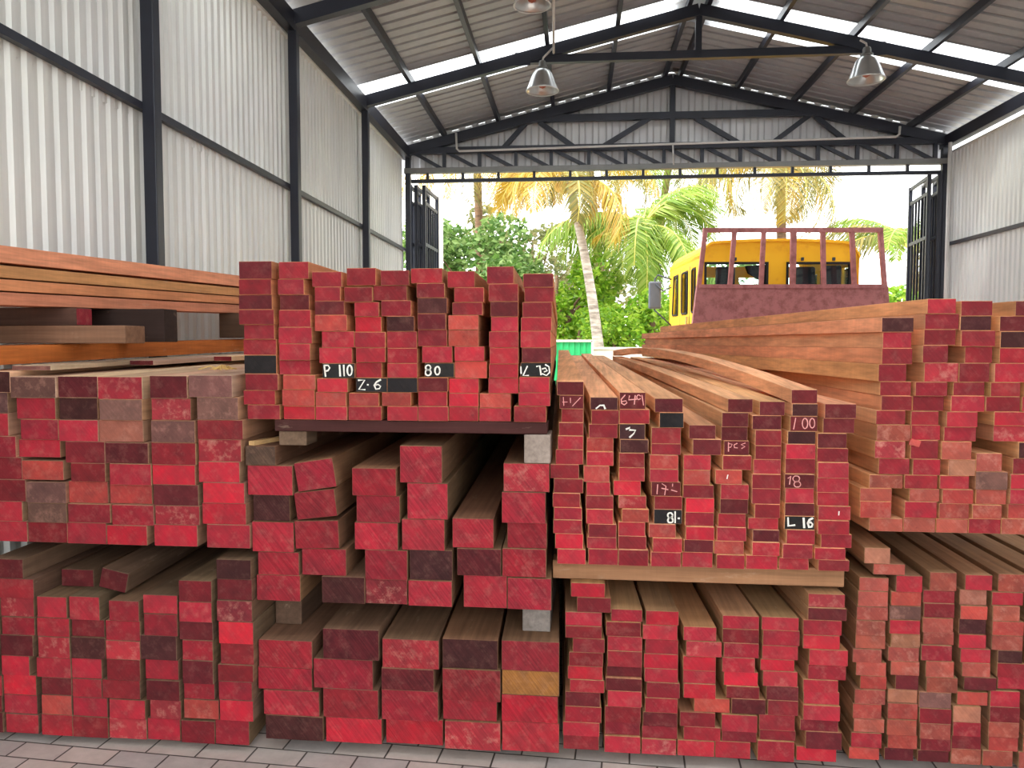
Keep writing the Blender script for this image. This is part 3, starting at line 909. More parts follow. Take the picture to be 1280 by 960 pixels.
def writing(key, crop, strokes, width, mat, label):
    o = BOARD[key]
    face = [c for c in o.children][0]
    mb = MB()
    ztop = max(v.co.z for v in face.data.vertices)
    yy = o.location.y - .0019
    k = width / 2
    for st in strokes:
        P = [at_y(crop[0] + x / crop[2], crop[1] + y / crop[2], yy) + Vector((SHIFT[o.name][0], 0, SHIFT[o.name][1])) for x, y in st]
        loc = [Vector((p.x - o.location.x, max(.005, min(ztop - .005, p.z - o.location.z)))) for p in P]
        vs = []
        n = len(loc)
        for i, p in enumerate(loc):
            d = (loc[min(i + 1, n - 1)] - loc[max(i - 1, 0)])
            d = d.normalized() if d.length > 1e-9 else Vector((1, 0))
            s = Vector((-d.y, d.x)) * k * U(.8, 1.2)
            e = d * k * .5 * (1 if i == n - 1 else -1 if i == 0 else 0)
            vs += [p + e + s, p + e - s]
        V3 = [(v.x, -.0022, v.y) for v in vs] + [(v.x, -.0014, v.y) for v in vs]
        m = 2 * n
        fs = []
        for i in range(n - 1):
            a = 2 * i
            fs += [(a, a + 1, a + 3, a + 2), (a + m, a + 2 + m, a + 3 + m, a + 1 + m), (a, a + 2, a + 2 + m, a + m), (a + 1, a + 1 + m, a + 3 + m, a + 3)]
        fs += [(0, m, m + 1, 1), (m - 2, m - 1, 2 * m - 1, 2 * m - 2)]
        mb.add(V3, fs)
    t = mb.build('chalk_lettering', mat, face)
    t['label'] = label
    return t


six = lambda x, y, w, h: [(x + w, y), (x + w * .35, y + h * .25), (x, y + h * .6), (x + w * .25, y + h), (x + w * .8, y + h * .95), (x + w, y + h * .7), (x + w * .6, y + h * .5), (x + w * .1, y + h * .6)]
W = M['chalk']
F = M['faintchalk']
writing(('upper', 2, 6), ZA, [[(140, 150), (155, 275)], [(140, 150), (185, 148), (202, 178), (182, 208), (150, 215)], [(315, 145), (322, 270)], [(362, 145), (368, 268)], ell(430, 205, 27, 58)], .0058, W, 'white lettering P 110')
writing(('upper', 3, 7), ZA, [[(530, 325), (603, 322), (535, 430), (606, 432)], [(632, 375), (643, 377)], six(712, 318, 72, 108)], .0058, W, 'white lettering Z.6')
writing(('upper', 5, 6), ZB, [ell(108, 138, 22, 22), ell(108, 182, 25, 26), ell(190, 165, 22, 36)], .0056, W, 'white lettering 80')
writing(('upper', 8, 6), ZB, [[(932, 130), (935, 190)], [(990, 125), (952, 208), (1000, 210)], [(1072, 128), (1100, 122), (1112, 202)], [(1150, 112), (1182, 130), (1188, 180), (1160, 208), (1122, 192)], [(1122, 150), (1150, 142), (1166, 166), (1140, 175)]], .005, W, 'white lettering written upside down')
writing(('chalk', 0, 1), ZC, [[(160, 150), (165, 245)], [(150, 205), (205, 205)], [(240, 160), (242, 215)], [(355, 155), (265, 250)]], .0028, F, 'faint chalk strokes')
writing(('chalk', 1, 0), ZC, [[(505, 278), (548, 242), (592, 242), (606, 298)]], .006, W, 'white hooked chalk mark')
writing(('chalk', 2, 0), ZC, [[(830, 110), (785, 160), (790, 205), (820, 222), (850, 200), (840, 175), (795, 185)], [(880, 120), (870, 165), (960, 158)], [(945, 115), (935, 215)], ell(985, 135, 22, 26, 30, 330), [(1022, 112), (1040, 225)]], .0036, F, 'pale chalk number 6491')
writing(('chalk', 2, 2), ZC, [[(842, 512), (885, 495), (878, 520), (950, 525), (925, 565), (882, 605)]], .006, W, 'white chalk mark like a 7')
writing(('chalk', 3, 6), ZD, [[(265, 190), (255, 330)], [(330, 165), (390, 215), (370, 345)], [(325, 245), (420, 265)], [(490, 180), (487, 215)], [(470, 270), (555, 295)]], .0036, F, 'pale chalk number 17-')
writing(('chalk', 3, 8), ZD, [ell(470, 655, 36, 38), ell(474, 730, 38, 40), [(545, 600), (545, 770)], [(590, 700), (610, 700)]], .0058, W, 'white lettering 81-')
writing(('chalk', 7, 2), ZE, [[(628, 122), (614, 196)], ell(690, 158, 18, 34), ell(738, 156, 17, 32)], .0034, F, 'pale chalk number 100')
writing(('chalk', 5, 3), ZE, [[(180, 285), (180, 345)], [(180, 292), (205, 298), (195, 318), (182, 318)], [(238, 292), (217, 302), (220, 320), (240, 322)], [(292, 290), (264, 300), (290, 314), (268, 326)]], .0034, F, 'pale chalk letters pcs')
writing(('chalk', 7, 6), ZE, [[(560, 522), (578, 506), (570, 562)], ell(615, 525, 22, 20), ell(622, 562, 22, 20)], .0034, F, 'pale chalk number 18')
writing(('chalk', 7, 9), ZE, [[(560, 785), (562, 840), (605, 835)], [(664, 785), (668, 852)], six(692, 783, 32, 66)], .0066, W, 'white lettering L 16')
writing(('chalk', 5, 5), ZE, [[(146, 500), (140, 525)]], .004, W, 'short white chalk tick')
writing(('chalk', 8, 7), ZE, [[(900, 748), (898, 772)]], .004, W, 'short white chalk tick')

# ------------------------------------------------------------------ the shed
K = .88
Y_END = 13.2 * K
PIV, DEL = Vector((0, Y_END, 0)), math.atan(.022)
zs = lambda z: EYE + (z - EYE) * K
XL, XR, XC = -3.22 * K, 5.74 * K, 1.31 * K
ZR, ZE_ = zs(5.93), zs(4.85)
SL = (ZR - ZE_) / (XC - XL)
SR = (ZR - ZE_) / (XR - XC)
raf = lambda x: ZR - (SL * (XC - x) if x < XC else SR * (x - XC))
Y_BACK = -4.0
FRAMES = [f * K for f in (13.2, 10.5, 7.8, 5.1, 2.4, -.3, -3.0)]


def shed(o):
    r = Matrix.Rotation(DEL, 3, 'Z')
    base = Vector(o.location)
    o.location = PIV + r @ (base - PIV)
    o.rotation_euler.z += DEL
    if not o.get('kind'):
        o['kind'] = 'structure'
    return o


def corrugated(mb, u0, u1, place, pitch=.11, d=.02, ribs=(.42, .55, .87)):
    """a rib profile along u, swept between the two ends that place(u, offset) returns"""
    n = int(round((u1 - u0) / pitch))
    p = (u1 - u0) / n
    prof = []
    for i in range(n):
        b = u0 + i * p
        prof += [(b, 0), (b + p * ribs[0], 0), (b + p * ribs[1], d), (b + p * ribs[2], d)]
    prof.append((u1, 0))
    vs, fs = [], []
    for u, o in prof:
        vs += list(place(u, o))
    for i in range(len(prof) - 1):
        fs.append((2 * i, 2 * i + 2, 2 * i + 3, 2 * i + 1))
    return mb.add(vs, fs)


# floor, yard
fl = MB().box((-3.6, -6, -.12), (6.1, 12.1, 0)).build('floor', M['pavers'])
tag(fl, kind='structure')
yd = MB().box((-60, 12.1, -.2), (70, 110, -.02)).build('ground', M['soil'])
tag(yd, kind='structure')
yb = MB().box((-60, -60, -.2), (70, -6, -.02)).build('ground', M['soil'])
tag(yb, kind='structure')

# walls: the lower sheet laps over the girt line
for nm, X, top, sgn in (('wall_left', XL - .05, zs(4.73), 1), ('wall_right', XR + .05, zs(4.66), -1)):
    mb = MB()
    corrugated(mb, Y_BACK, Y_END, lambda u, o: ((X + sgn * o, u, 0), (X + sgn * o, u, zs(3.16))))
    corrugated(mb, Y_BACK, Y_END, lambda u, o: ((X + sgn * (o - .012), u, zs(3.10)), (X + sgn * (o - .012), u, top)), pitch=.1)
    shed(mb.build(nm, M['wall']))
    cap = MB().box((X - .02, Y_BACK, top - .015), (X + .035, Y_END, top + .02)).build('trim_1' if sgn > 0 else 'trim_2', M['flash'])
    shed(cap)
    g = MB().box((X + (.024 if sgn > 0 else -.064), Y_BACK, zs(3.15)), (X + (.064 if sgn > 0 else -.024), Y_END, zs(3.20))).build('wall_girt', M['steel'])
    shed(g)
    e = MB().box((X + (.02 if sgn > 0 else -.13), Y_BACK, ZE_ - .10), (X + (.13 if sgn > 0 else -.02), Y_END + .1, ZE_ + .06)).build('eave_beam', M['steel'])
    shed(e)
    for y in FRAMES:
        p = MB().box((-.04, -.04, 0), (.04, .04, ZE_ - .1), .006)
        post = p.build('steel_post', M['steel'])
        post.location = (X + sgn * .10, y, .004)
        pl = MB().box((-.11, -.11, 0), (.11, .11, .012)).build('base_plate', M['steel'], post)
        shed(post)

# roof sheets, translucent strips across the roof at the third frame
SKY0, SKY1 = 10.36 * K, 11.32 * K
for side, xe in (('left', XL - .35), ('right', XR + .35)):
    def sheet(y0, y1):
        mb = MB()
        z = lambda x, o: raf(x) + .19 + o
        return corrugated(mb, y0, y1, lambda u, o: ((XC, u, raf(XC) + .17 + o), (xe, u, raf(XL if xe < 0 else XR) - (SL if xe < 0 else SR) * .35 + .17 + o)), pitch=.19, d=.045, ribs=(.70, .76, .93))
    mb = MB()
    for ya, yb in ((Y_BACK - .3, -2.2), (-1.2, .9), (1.9, 4.4), (5.4, SKY0), (SKY1, Y_END + .15)):
        n = sheet(ya, yb)
        mb.add(n.v, n.f)
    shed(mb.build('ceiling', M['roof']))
    w = sheet(SKY0, SKY1).build('window_1' if side == 'left' else 'window_2', M['skylight'])
    shed(w)
    for i, (ya, yb) in enumerate(((4.4, 5.4), (.9, 1.9), (-2.2, -1.2))):  # unseen strips nearer the camera, added to brighten the timber and walls
        shed(sheet(ya, yb).build(f'window_{3 + i * 2 + (side != "left")}', M['skylight']))
rc = MB()
rc.prism([(XC - .28, raf(XC - .28) + .245), (XC, ZR + .265), (XC + .28, raf(XC + .28) + .245), (XC + .28, raf(XC + .28) + .255), (XC, ZR + .275), (XC - .28, raf(XC - .28) + .255)], 'y', Y_BACK - .3, SKY0)
rc.prism([(XC - .28, raf(XC - .28) + .245), (XC, ZR + .265), (XC + .28, raf(XC + .28) + .245), (XC + .28, raf(XC + .28) + .255), (XC, ZR + .275), (XC - .28, raf(XC - .28) + .255)], 'y', SKY0, Y_END + .15)
shed(rc.build('ridge_cap', M['roof']))

# purlins
for k in range(5):
    for sgn in (-1, 1):
        x = XC + sgn * (.11 + .93 * K * k)
        if x < XL + .1 or x > XR - .1:
            continue
        z = raf(x) + .065
        p = MB().box((x - .025, Y_BACK - .2, z), (x + .025, Y_END + .12, z + .09)).build('roof_purlin', M['steel'])
        shed(p)


def rafter(y, w=.09, h=.13):
    return [MB().bar((XL, y, ZE_), (XC, y, ZR), w, h), MB().bar((XC, y, ZR), (XR, y, ZE_), w, h)]


for y in FRAMES[1:]:
    t = empty('roof_truss', (0, 0, 0))
    for mb in rafter(y):
        mb.build('rafter', M['steel'], t)
    zt = zs(5.36)
    xa, xb = XC - (ZR - zt) / SL, XC + (ZR - zt) / SR
    MB().bar((xa + .05, y, zt), (xb - .05, y, zt), .07, .09).build('collar_tie', M['steel'], t)
    MB().bar((XC, y, zt), (XC, y, ZR), .07, .07).build('king_post', M['steel'], t)
    MB().box((xa - .02, y - .05, zt - .08), (xa + .16, y - .046, zt + .07)).build('gusset_plate', M['steel'], t)
    MB().box((xb - .16, y - .05, zt - .08), (xb + .02, y - .046, zt + .07)).build('gusset_plate', M['steel'], t)
    shed(t)

# the end truss over the opening
t = empty('gate_truss', (0, 0, 0))
y = Y_END
for mb in rafter(y, .1, .14):
    mb.build('rafter', M['steel'], t)
px = lambda x, yy: at_y(x, yy, Y_END)
zt = px(840, 144).z
xa, xb = XC - (ZR - zt) / SL, XC + (ZR - zt) / SR
MB().bar((xa, y, zt), (xb, y, zt), .07, .10).build('collar_tie', M['steel'], t)
zch = px(840, 182).z
MB().bar((XL, y, zch), (XR, y, zch), .08, .09).build('lower_chord', M['steel'], t)
MB().bar((XC, y, zch), (XC, y, ZR), .07, .08).build('king_post', M['steel'], t)
for a, b in (((657, 155), (628, 184)), ((674, 153), (719, 183)), ((814, 146), (752, 182)), ((869, 146), (927, 180)), ((1014, 142), (965, 178)), ((1021, 144), (1062, 176))):
    A, B = px(*a), px(*b)
    B.z = zch
    MB().bar(A, B, .05, .07).build('diagonal', M['steel'], t)
zbm = px(840, 207).z
MB().box((XL, y - .05, zbm - .045), (XR, y + .05, zbm + .03)).build('bottom_chord', M['greymetal'], t)
xs = [px(x, 195).x for x in (556, 600, 645, 689, 736, 782, 830, 878, 926, 975, 1024, 1074, 1124, 1173)]
for i, x in enumerate(xs):
    MB().bar((x, y, zbm), (x, y, zch), .05, .05).build('upright', M['steel'], t)
    xp = xs[i - 1] if i else XL + .1
    MB().bar((xp, y, zch), (x, y, zbm), .04, .05).build('diagonal', M['steel'], t)
shed(t)
# gate rail on hangers
rl_ = empty('gate_rail', (0, 0, 0))
zr = zbm - .16
MB().bar((XL + .1, y, zr), (XR - .1, y, zr), .05, .05).build('rail', M['steel'], rl_)
for i in range(15):
    x = XL + .35 + i * .61 * K
    MB().bar((x, y, zr), (x, y, zbm - .05), .04, .04).build('hanger', M['steel'], rl_)
shed(rl_)
# gable sheet
mb = MB()
corrugated(mb, XL - .1, XR + .1, lambda u, o: ((u, y + .16 - o, zbm - .02), (u, y + .16 - o, raf(max(XL, min(XR, u))) + .17)), pitch=.2, d=.028)
shed(mb.build('wall_end', M['gable']))
# pale conduit along the truss, rising to the purlins
c = MB()
P = lambda x, yy: at_y(x, yy, Y_END - .12)
c.tube([P(570, 166), P(571, 186), P(574, 189), P(840, 180), P(1120, 171), P(1124, 168), P(1125, 158)], .017, 8)
c.tube([P(841, 180), P(842, 206)], .012, 8)
cd = c.build('conduit_pipe', M['conduit'], smooth=True)
tag(cd, 'pale conduit pipe running along the lower chord of the gate truss', 'conduit')
c = MB()
P2 = lambda x, yy: at_y(x, yy, Y_END - .22)
q = P2(1188, 178)
c.tube([q, (q.x, q.y, 2.5), (q.x, q.y, 0.0)], .028, 8)
o = c.build('down_pipe', M['conduit'], smooth=True)
tag(o, 'pale vertical pipe beside the right folding gate', 'pipe')


# lamps
def lamp(px0, py0, yy, scale, label, hook):
    p = at_y(px0, py0, yy)
    t = empty('highbay_lamp', tuple(p))
    s = scale
    prof = [(.045, .13), (.09, .115), (.125, .07), (.155, .0), (.185, -.08), (.21, -.14), (.215, -.15), (.205, -.14), (.18, -.08), (.15, -.005), (.12, .06), (.045, .115)]
    prof = [(a * s, b * s) for a, b in prof]
    MB().lathe(prof, 28).build('reflector', M['alu'], t, smooth=True)
    MB().lathe([(0, .235 * s), (.04 * s, .232 * s), (.05 * s, .21 * s), (.05 * s, .165 * s), (.075 * s, .15 * s), (.07 * s, .12 * s), (0, .11 * s)], 20).build('housing', M['greymetal'], t, smooth=True)
    b = MB().lathe([(0, .06 * s), (.03 * s, .05 * s), (.05 * s, .0), (.055 * s, -.05 * s), (.045 * s, -.10 * s), (.0, -.125 * s)], 16).build('bulb', M['copper'], t, smooth=True)
    rim = MB()
    pts = [(.213 * s * math.cos(a), .213 * s * math.sin(a), -.153 * s) for a in [2 * math.pi * i / 28 for i in range(29)]]
    rim.tube(pts, .007 * s, 6, False)
    rim.build('rim', M['flash'], t, smooth=True)
    h = Vector(hook) - p
    MB().tube([(0, 0, .22 * s), (h.x * .10, h.y * .1, .28 * s), (h.x, h.y, h.z)], .012, 8).build('hanger_pipe', M['conduit'], t, smooth=True)
    tag(t, label, 'lamp', 'high bay lamps')
    return t


YL = 10.3 * K
lamp(678, 99, YL, .88, 'round metal high bay lamp hanging left of the ridge', at_y(691, 60, YL))
lamp(1083, 84, YL, .92, 'round metal high bay lamp hanging right of the ridge', at_y(1075, 50, YL))
lamp(665, -10, 6.8, .75, 'high bay lamp cut off at the upper edge, nearer than the others', at_y(676, -60, 6.8))
c = MB().tube([at_y(692, -40, 6.7), at_y(692, 66, YL)], .014, 8).build('conduit_pipe', M['conduit'], smooth=True)
tag(c, 'pale conduit pipe running along the roof to the left lamp', 'conduit')


# folding gates
def gate(name, foot, label):
    """accordion of framed leaves between the plan points"""
    g = empty(name, (0, 0, 0))
    zt_ = zr - .02
    for i in range(len(foot) - 1):
        a, b = Vector((*foot[i], 0)), Vector((*foot[i + 1], 0))
        d = (b - a).normalized()
        a, b = a + d * .03, b - d * .03
        lf = MB()
        for q in (a, b):
            lf.bar(q + Vector((0, 0, .02)), q + Vector((0, 0, zt_)), .05, .05, up=(d.y, -d.x, 0))
        for z in (.07, 1.05, 2.1, 3.1, zt_ - .26, zt_ - .03):
            lf.bar(a + Vector((0, 0, z)), b + Vector((0, 0, z)), .035, .05)
        leaf = lf.build('gate_leaf', M['steel'], g)
        nb = 5
        for k in range(nb):
            q = a.lerp(b, (k + 1) / (nb + 1))
            MB().bar(q + Vector((0, 0, .09)), q + Vector((0, 0, zt_ - .26)), .028, .028, up=(d.y, -d.x, 0)).build('bar', M['steel'], leaf)
    tag(g, label, 'gate')
    return g


def ground_pt(px_, yy):
    p = at_y(px_, 300, yy * K)
    return (p.x, p.y)


gl = [ground_pt(a, b) for a, b in ((513, 13.25), (525, 14.1), (520, 13.3), (536, 14.3), (530, 13.35), (547, 14.5))]
gr = [ground_pt(a, b) for a, b in ((1180, 13.25), (1166, 14.1), (1173, 13.3), (1152, 14.3), (1160, 13.35), (1136, 14.5))]
gate('folding_gate', gl, 'dark steel folding gate gathered at the left of the opening')
gate('folding_gate', gr, 'dark steel folding gate gathered at the right of the opening')
p0, p1 = at_y(543, 300, 12.9), at_y(552, 300, 12.9)
wp = MB().box((p0.x, 12.9, -.02), (p1.x, 13.05, 4.6), .006).box((p0.x - .03, 12.87, 4.6), (p1.x + .03, 13.08, 4.68), .004).build('white_post', M['concrete'])
tag(wp, 'white post just outside the left folding gate', 'post')

# ------------------------------------------------------------------ the yellow truck beyond the opening
TY = 12.3
tc_ = at_y(988, 430, TY)
truck = empty('truck', (tc_.x, TY, EYE * (1 - 1.18)), math.radians(5.5))
truck.scale = (1.18, 1.18, 1.18)
tag(truck, 'yellow truck with a rusty red headboard, parked beyond the right timber stacks', 'truck')
HB = 1.18
# headboard: solid plate below, open uprights above, leaning in towards the top
pl = MB()
zp, zt_ = 2.31, 3.04
half = lambda z: 1.255 - (z - 1.9) * .105
pl.prism([(-half(1.2), 1.2), (half(1.2), 1.2), (half(zp), zp), (-half(zp), zp)], 'y', -.03, .03)
pl.build('headboard_plate', M['rustred'], truck)
fr = MB()
MB().bar((-half(zt_) - .03, 0, zt_), (half(zt_) + .03, 0, zt_), .06, .055).build('headboard_rail', M['rustred'], truck)
MB().bar((-half(zp), -.035, zp), (half(zp), -.035, zp), .03, .05).build('headboard_rail', M['rustred'], truck)
for i, sx in enumerate((-1.0, -.665, -.33, .01, .345, .675, 1.0)):
    a, b = half(zp) * sx, half(zt_) * sx
    MB().bar((a, 0, zp), (b, 0, zt_), .055 if i not in (3,) else .07, .05, up=(0, 1, 0)).build('headboard_post', M['rustred'], truck)
for sx in (-1, 1):
    MB().bar((half(1.2) * sx, .0, 1.2), (half(zp) * sx, .0, zp), .06, .07, up=(0, 1, 0)).build('headboard_post', M['rustred'], truck)
# bed and chassis
MB().box((-1.25, -1.9, 1.05), (1.25, .03, 1.2), .01).build('truck_bed', M['rustred'], truck)
MB().box((-1.25, -1.9, 1.2), (-1.2, -.04, 1.45), .008).build('side_board', M['rustred'], truck)
MB().box((1.2, -1.9, 1.2), (1.25, -.04, 1.45), .008).build('side_board', M['rustred'], truck)
MB().box((-.45, -1.8, .75), (-.33, 2.5, 1.04)).build('chassis_rail', M['darkgrey'], truck)
MB().box((.33, -1.8, .75), (.45, 2.5, 1.04)).build('chassis_rail', M['darkgrey'], truck)
for sx in (-1, 1):
    for yy in (-1.1, 1.75):
        w = MB().lathe([(.2, -.13), (.38, -.13), (.42, -.09), (.42, .09), (.38, .13), (.2, .13), (.2, -.13)], 28)
        o = w.build('wheel', M['rubber'], truck, smooth=False, xf=Matrix.Translation((sx * .92, yy, .66)) @ Matrix.Rotation(math.pi / 2, 4, 'Y'))
        h = MB().lathe([(0, -.10), (.2, -.08), (.22, 0), (.2, .08), (0, .10)], 20)
        h.build('hub', M['greymetal'], o, xf=Matrix.Translation((sx * .92, yy, .66)) @ Matrix.Rotation(math.pi / 2, 4, 'Y'))
# cab
CX, CW = -.06, 1.07
y0, y1 = .30, 2.35
zb_, zw0, zw1, zr_ = .95, 2.28, 2.66, 2.97
x0, x1 = CX - CW, CX + CW


def arch(x):
    t = abs(x - CX) / CW
    return zr_ - .05 * t * t - (.17 * ((t - .84) / .16) ** 2 if t > .84 else 0)


xsr = [x0 + (x1 - x0) * i / 30 for i in range(31)]
poly = [(x, arch(x)) for x in xsr]
low = [(x1 - .03, zw1 + .02), (x0 + .03, zw1 + .02)]
roof = MB().prism(poly + [(x, arch(x) - .035) for x in reversed(xsr)], 'y', y0 - .02, y1 + .02)
roof.build('cab_roof', M['yellow'], truck)
rear = MB()
rear.prism([(x, arch(x) - .03) for x in xsr] + [(x1 - .005, zw1), (x0 + .005, zw1)], 'y', y0, y0 + .04)
wins = [(-1.07, -.21), (.03, .90)]
rear.box((x0, y0, zb_), (x1, y0 + .04, zw0 - .0))
for a, b in ((x0, wins[0][0]), (wins[0][1], wins[1][0]), (wins[1][1], x1)):
    rear.box((a, y0, zw0), (b, y0 + .04, zw1))
rear.build('cab_rear_wall', M['yellow'], truck)
for a, b in wins:
    f = MB()
    for lo, hi in (((a, y0 - .012, zw0), (a + .03, y0 + .03, zw1)), ((b - .03, y0 - .012, zw0), (b, y0 + .03, zw1)), ((a, y0 - .012, zw1 - .03), (b, y0 + .03, zw1)), ((a, y0 - .012, zw0), (b, y0 + .03, zw0 + .03))):
        f.box(lo, hi)
    wf = f.build('rear_window', M['rubber'], truck)
    MB().box((a + .02, y0 + .012, zw0 + .02), (b - .02, y0 + .017, zw1 - .02)).build('window_pane', M['glass'], wf)
for a in (-.66, .24, .66):
    MB().box((a - .018, y0 - .03, zw1 + .015), (a + .018, y0, zw1 + .06), .006).build('hinge_clip', M['darkgrey'], truck)
# sides: wall with three window openings each
yw = [(.52, .76), (1.0, 1.42), (1.66, 2.10)]
for sx in (-1, 1):
    X0, X1 = (x0, x0 + .04) if sx < 0 else (x1 - .04, x1)
    s = MB()
    s.box((X0, y0, zb_), (X1, y1, 1.98))
    s.box((X0, y0, 2.62), (X1, y1, arch(x0 + .02) - .0))
    ys = [y0] + [v for w in yw for v in w] + [y1]
    for i in range(0, len(ys), 2):
        s.box((X0, ys[i], 1.98), (X1, ys[i + 1], 2.62))
    s.build('cab_side', M['yellow'], truck)
    for k, (a, b) in enumerate(yw):
        pts = []
        if k == 2:
            cor = [(a + .14, 2.60), (b - .02, 2.60), (b - .02, 2.0), (a + .02, 2.0)]
            cor = [(a + .02, 2.60), (b - .14, 2.60), (b - .02, 2.0), (a + .02, 2.0)]
        else:
            cor = [(a + .02, 2.60), (b - .02, 2.60), (b - .02, 2.0), (a + .02, 2.0)]
        for i in range(4):
            p, q, r = Vector(cor[i - 1]), Vector(cor[i]), Vector(cor[(i + 1) % 4])
            rr = .05
            u, v = (p - q).normalized() * rr, (r - q).normalized() * rr
            for t in (0, .33, .66, 1):
                pts.append((q + u * (1 - t) ** 2 + v * t * t))
        X = X0 - .008 if sx < 0 else X1 + .008
        ring = MB().tube([(X, p.x, p.y) for p in pts + pts[:2]], .012, 6, False)
        rg = ring.build('side_window', M['rubber'], truck, smooth=True)
        MB().prism([(p.x, p.y) for p in pts], 'x', (X0 + X1) / 2 - .003, (X0 + X1) / 2 + .003).build('window_pane', M['glass'], rg)
    Xh = X0 - .03 if sx < 0 else X1 + .03
    d = MB()
    for ya, yb in ((.88, .895), (1.52, 1.535)):
        d.box((X0 - .004, ya, zb_), (X1 + .004, yb, 2.66))
    d.build('door_seam', M['darkgrey'], truck)
    MB().bar((Xh, .93, 1.5), (Xh, .93, 1.95), .03, .03).build('door_handle', M['alu'], truck)
# front and inside
fw = MB()
fw.box((x0, y1 - .04, zb_), (x1, y1, 2.0))
fw.box((x0, y1 - .04, 2.62), (x1, y1, arch(x0 + .02)))
for a, b in ((x0, x0 + .07), (CX - .03, CX + .03), (x1 - .07, x1)):
    fw.box((a, y1 - .04, 2.0), (b, y1, 2.62))
fw.build('cab_front', M['yellow'], truck)
MB().box((x0 + .07, y1 - .025, 2.0), (x1 - .07, y1 - .018, 2.62)).build('windshield', M['glass'], truck)
MB().box((x0 + .04, y1 - .5, 1.75), (x1 - .04, y1 - .05, 2.02), .03).build('dashboard', M['darkgrey'], truck)
MB().box((x0, y0, .9), (x1, y1, .95)).build('cab_floor', M['darkgrey'], truck)
for sx, nm in ((-.72, 0), (.38, 1)):
    s = MB()
    s.box((sx - .24, .62, 1.3), (sx + .24, 1.15, 1.5), .05)
    s.box((sx - .25, .50, 1.45), (sx + .25, .64, 2.33), .06)
    st_ = s.build('cab_seat', M['seat'], truck, smooth=False)
    MB().box((sx - .13, .50, 2.36), (sx + .13, .60, 2.62), .05).build('headrest', M['seat'], st_)
    MB().bar((sx, .55, 2.3), (sx, .55, 2.38), .1, .02).build('headrest_stalk', M['greymetal'], st_)
wh = MB().tube([(-.72 + .2 * math.cos(a), 1.78 + .08 * math.sin(a), 2.0 + .19 * math.sin(a)) for a in [2 * math.pi * i / 24 for i in range(25)]], .016, 8, False)
wh.tube([(-.9, 1.78, 2.0), (-.54, 1.78, 2.0)], .014, 6)
wh.tube([(-.72, 1.78, 2.0), (-.72, 2.0, 1.85)], .025, 8)
wh.build('steering_wheel', M['rubber'], truck, smooth=True)
cl = MB()
cl.prism([(-.48, 2.62), (-.14, 2.64), (-.10, 2.5), (-.16, 2.38), (-.08, 2.29), (-.22, 2.29), (-.26, 2.42), (-.44, 2.52)], 'y', .40, .47)
cl.build('hanging_cloth', M['cloth'], truck)
MB().box((.58, .45, 2.29), (.84, .53, 2.63), .02).build('cab_cabinet', M['seat'], truck)
# outside mirrors
for sx in (-1, 1):
    xb_ = x0 if sx < 0 else x1
    ar = MB()
    ar.tube([(xb_, 2.2, 2.58), (xb_ + sx * .2, 2.3, 2.66), (xb_ + sx * .24, 2.34, 2.6), (xb_ + sx * .24, 2.34, 2.1), (xb_, 2.2, 1.85)], .014, 6)
    ar.tube([(xb_, 2.2, 2.46), (xb_ + sx * .12, 2.26, 2.40), (xb_ + sx * .24, 2.3, 2.52)], .010, 6)
    a_ = ar.build('mirror_arm', M['darkgrey'], truck, smooth=True)
    MB().box((xb_ + sx * .24 - .10, 2.30, 2.12), (xb_ + sx * .24 + .10, 2.38, 2.56), .035).build('mirror', M['mirror'], a_)

# ------------------------------------------------------------------ beyond the yard: wall, gate panel, palms, trees
YW = 17.0
a = at_y(728, 436, YW)
zt_w = at_y(760, 434, YW).z
MB_ = MB().box((a.x, YW, -.05), (a.x + 9, YW + .15, zt_w - .05), .01).box((a.x - .02, YW - .02, zt_w - .05), (a.x + 9, YW + .17, zt_w), .006)
tag(MB_.build('boundary_wall', M['concrete']), 'low whitewashed wall beyond the opening, below the bright shrubs', 'wall', kind='structure')
g0 = at_y(690, 430, YW - .2)
g1 = at_y(726, 430, YW - .2)
zt_g = at_y(712, 426, YW - .2).z
gp = empty('green_gate', ((g0.x + g1.x) / 2, YW - .2, 0))
wd = (g1.x - g0.x) / 2 + .25
mb = MB()
corrugated(mb, -wd, wd, lambda u, o: ((u, -o, .05), (u, -o, zt_g - .03)), pitch=.12, d=.02)
mb.build('gate_sheet', M['greenpaint'], gp)
fr = MB()
fr.bar((-wd, -.03, zt_g), (wd, -.03, zt_g), .05, .05).bar((-wd, -.03, .05), (-wd, -.03, zt_g), .05, .05).bar((wd, -.03, .05), (wd, -.03, zt_g), .05, .05)
fr.build('gate_frame', M['conduit'], gp)
tag(gp, 'green metal gate panel in a pale frame left of the whitewashed wall', 'gate')


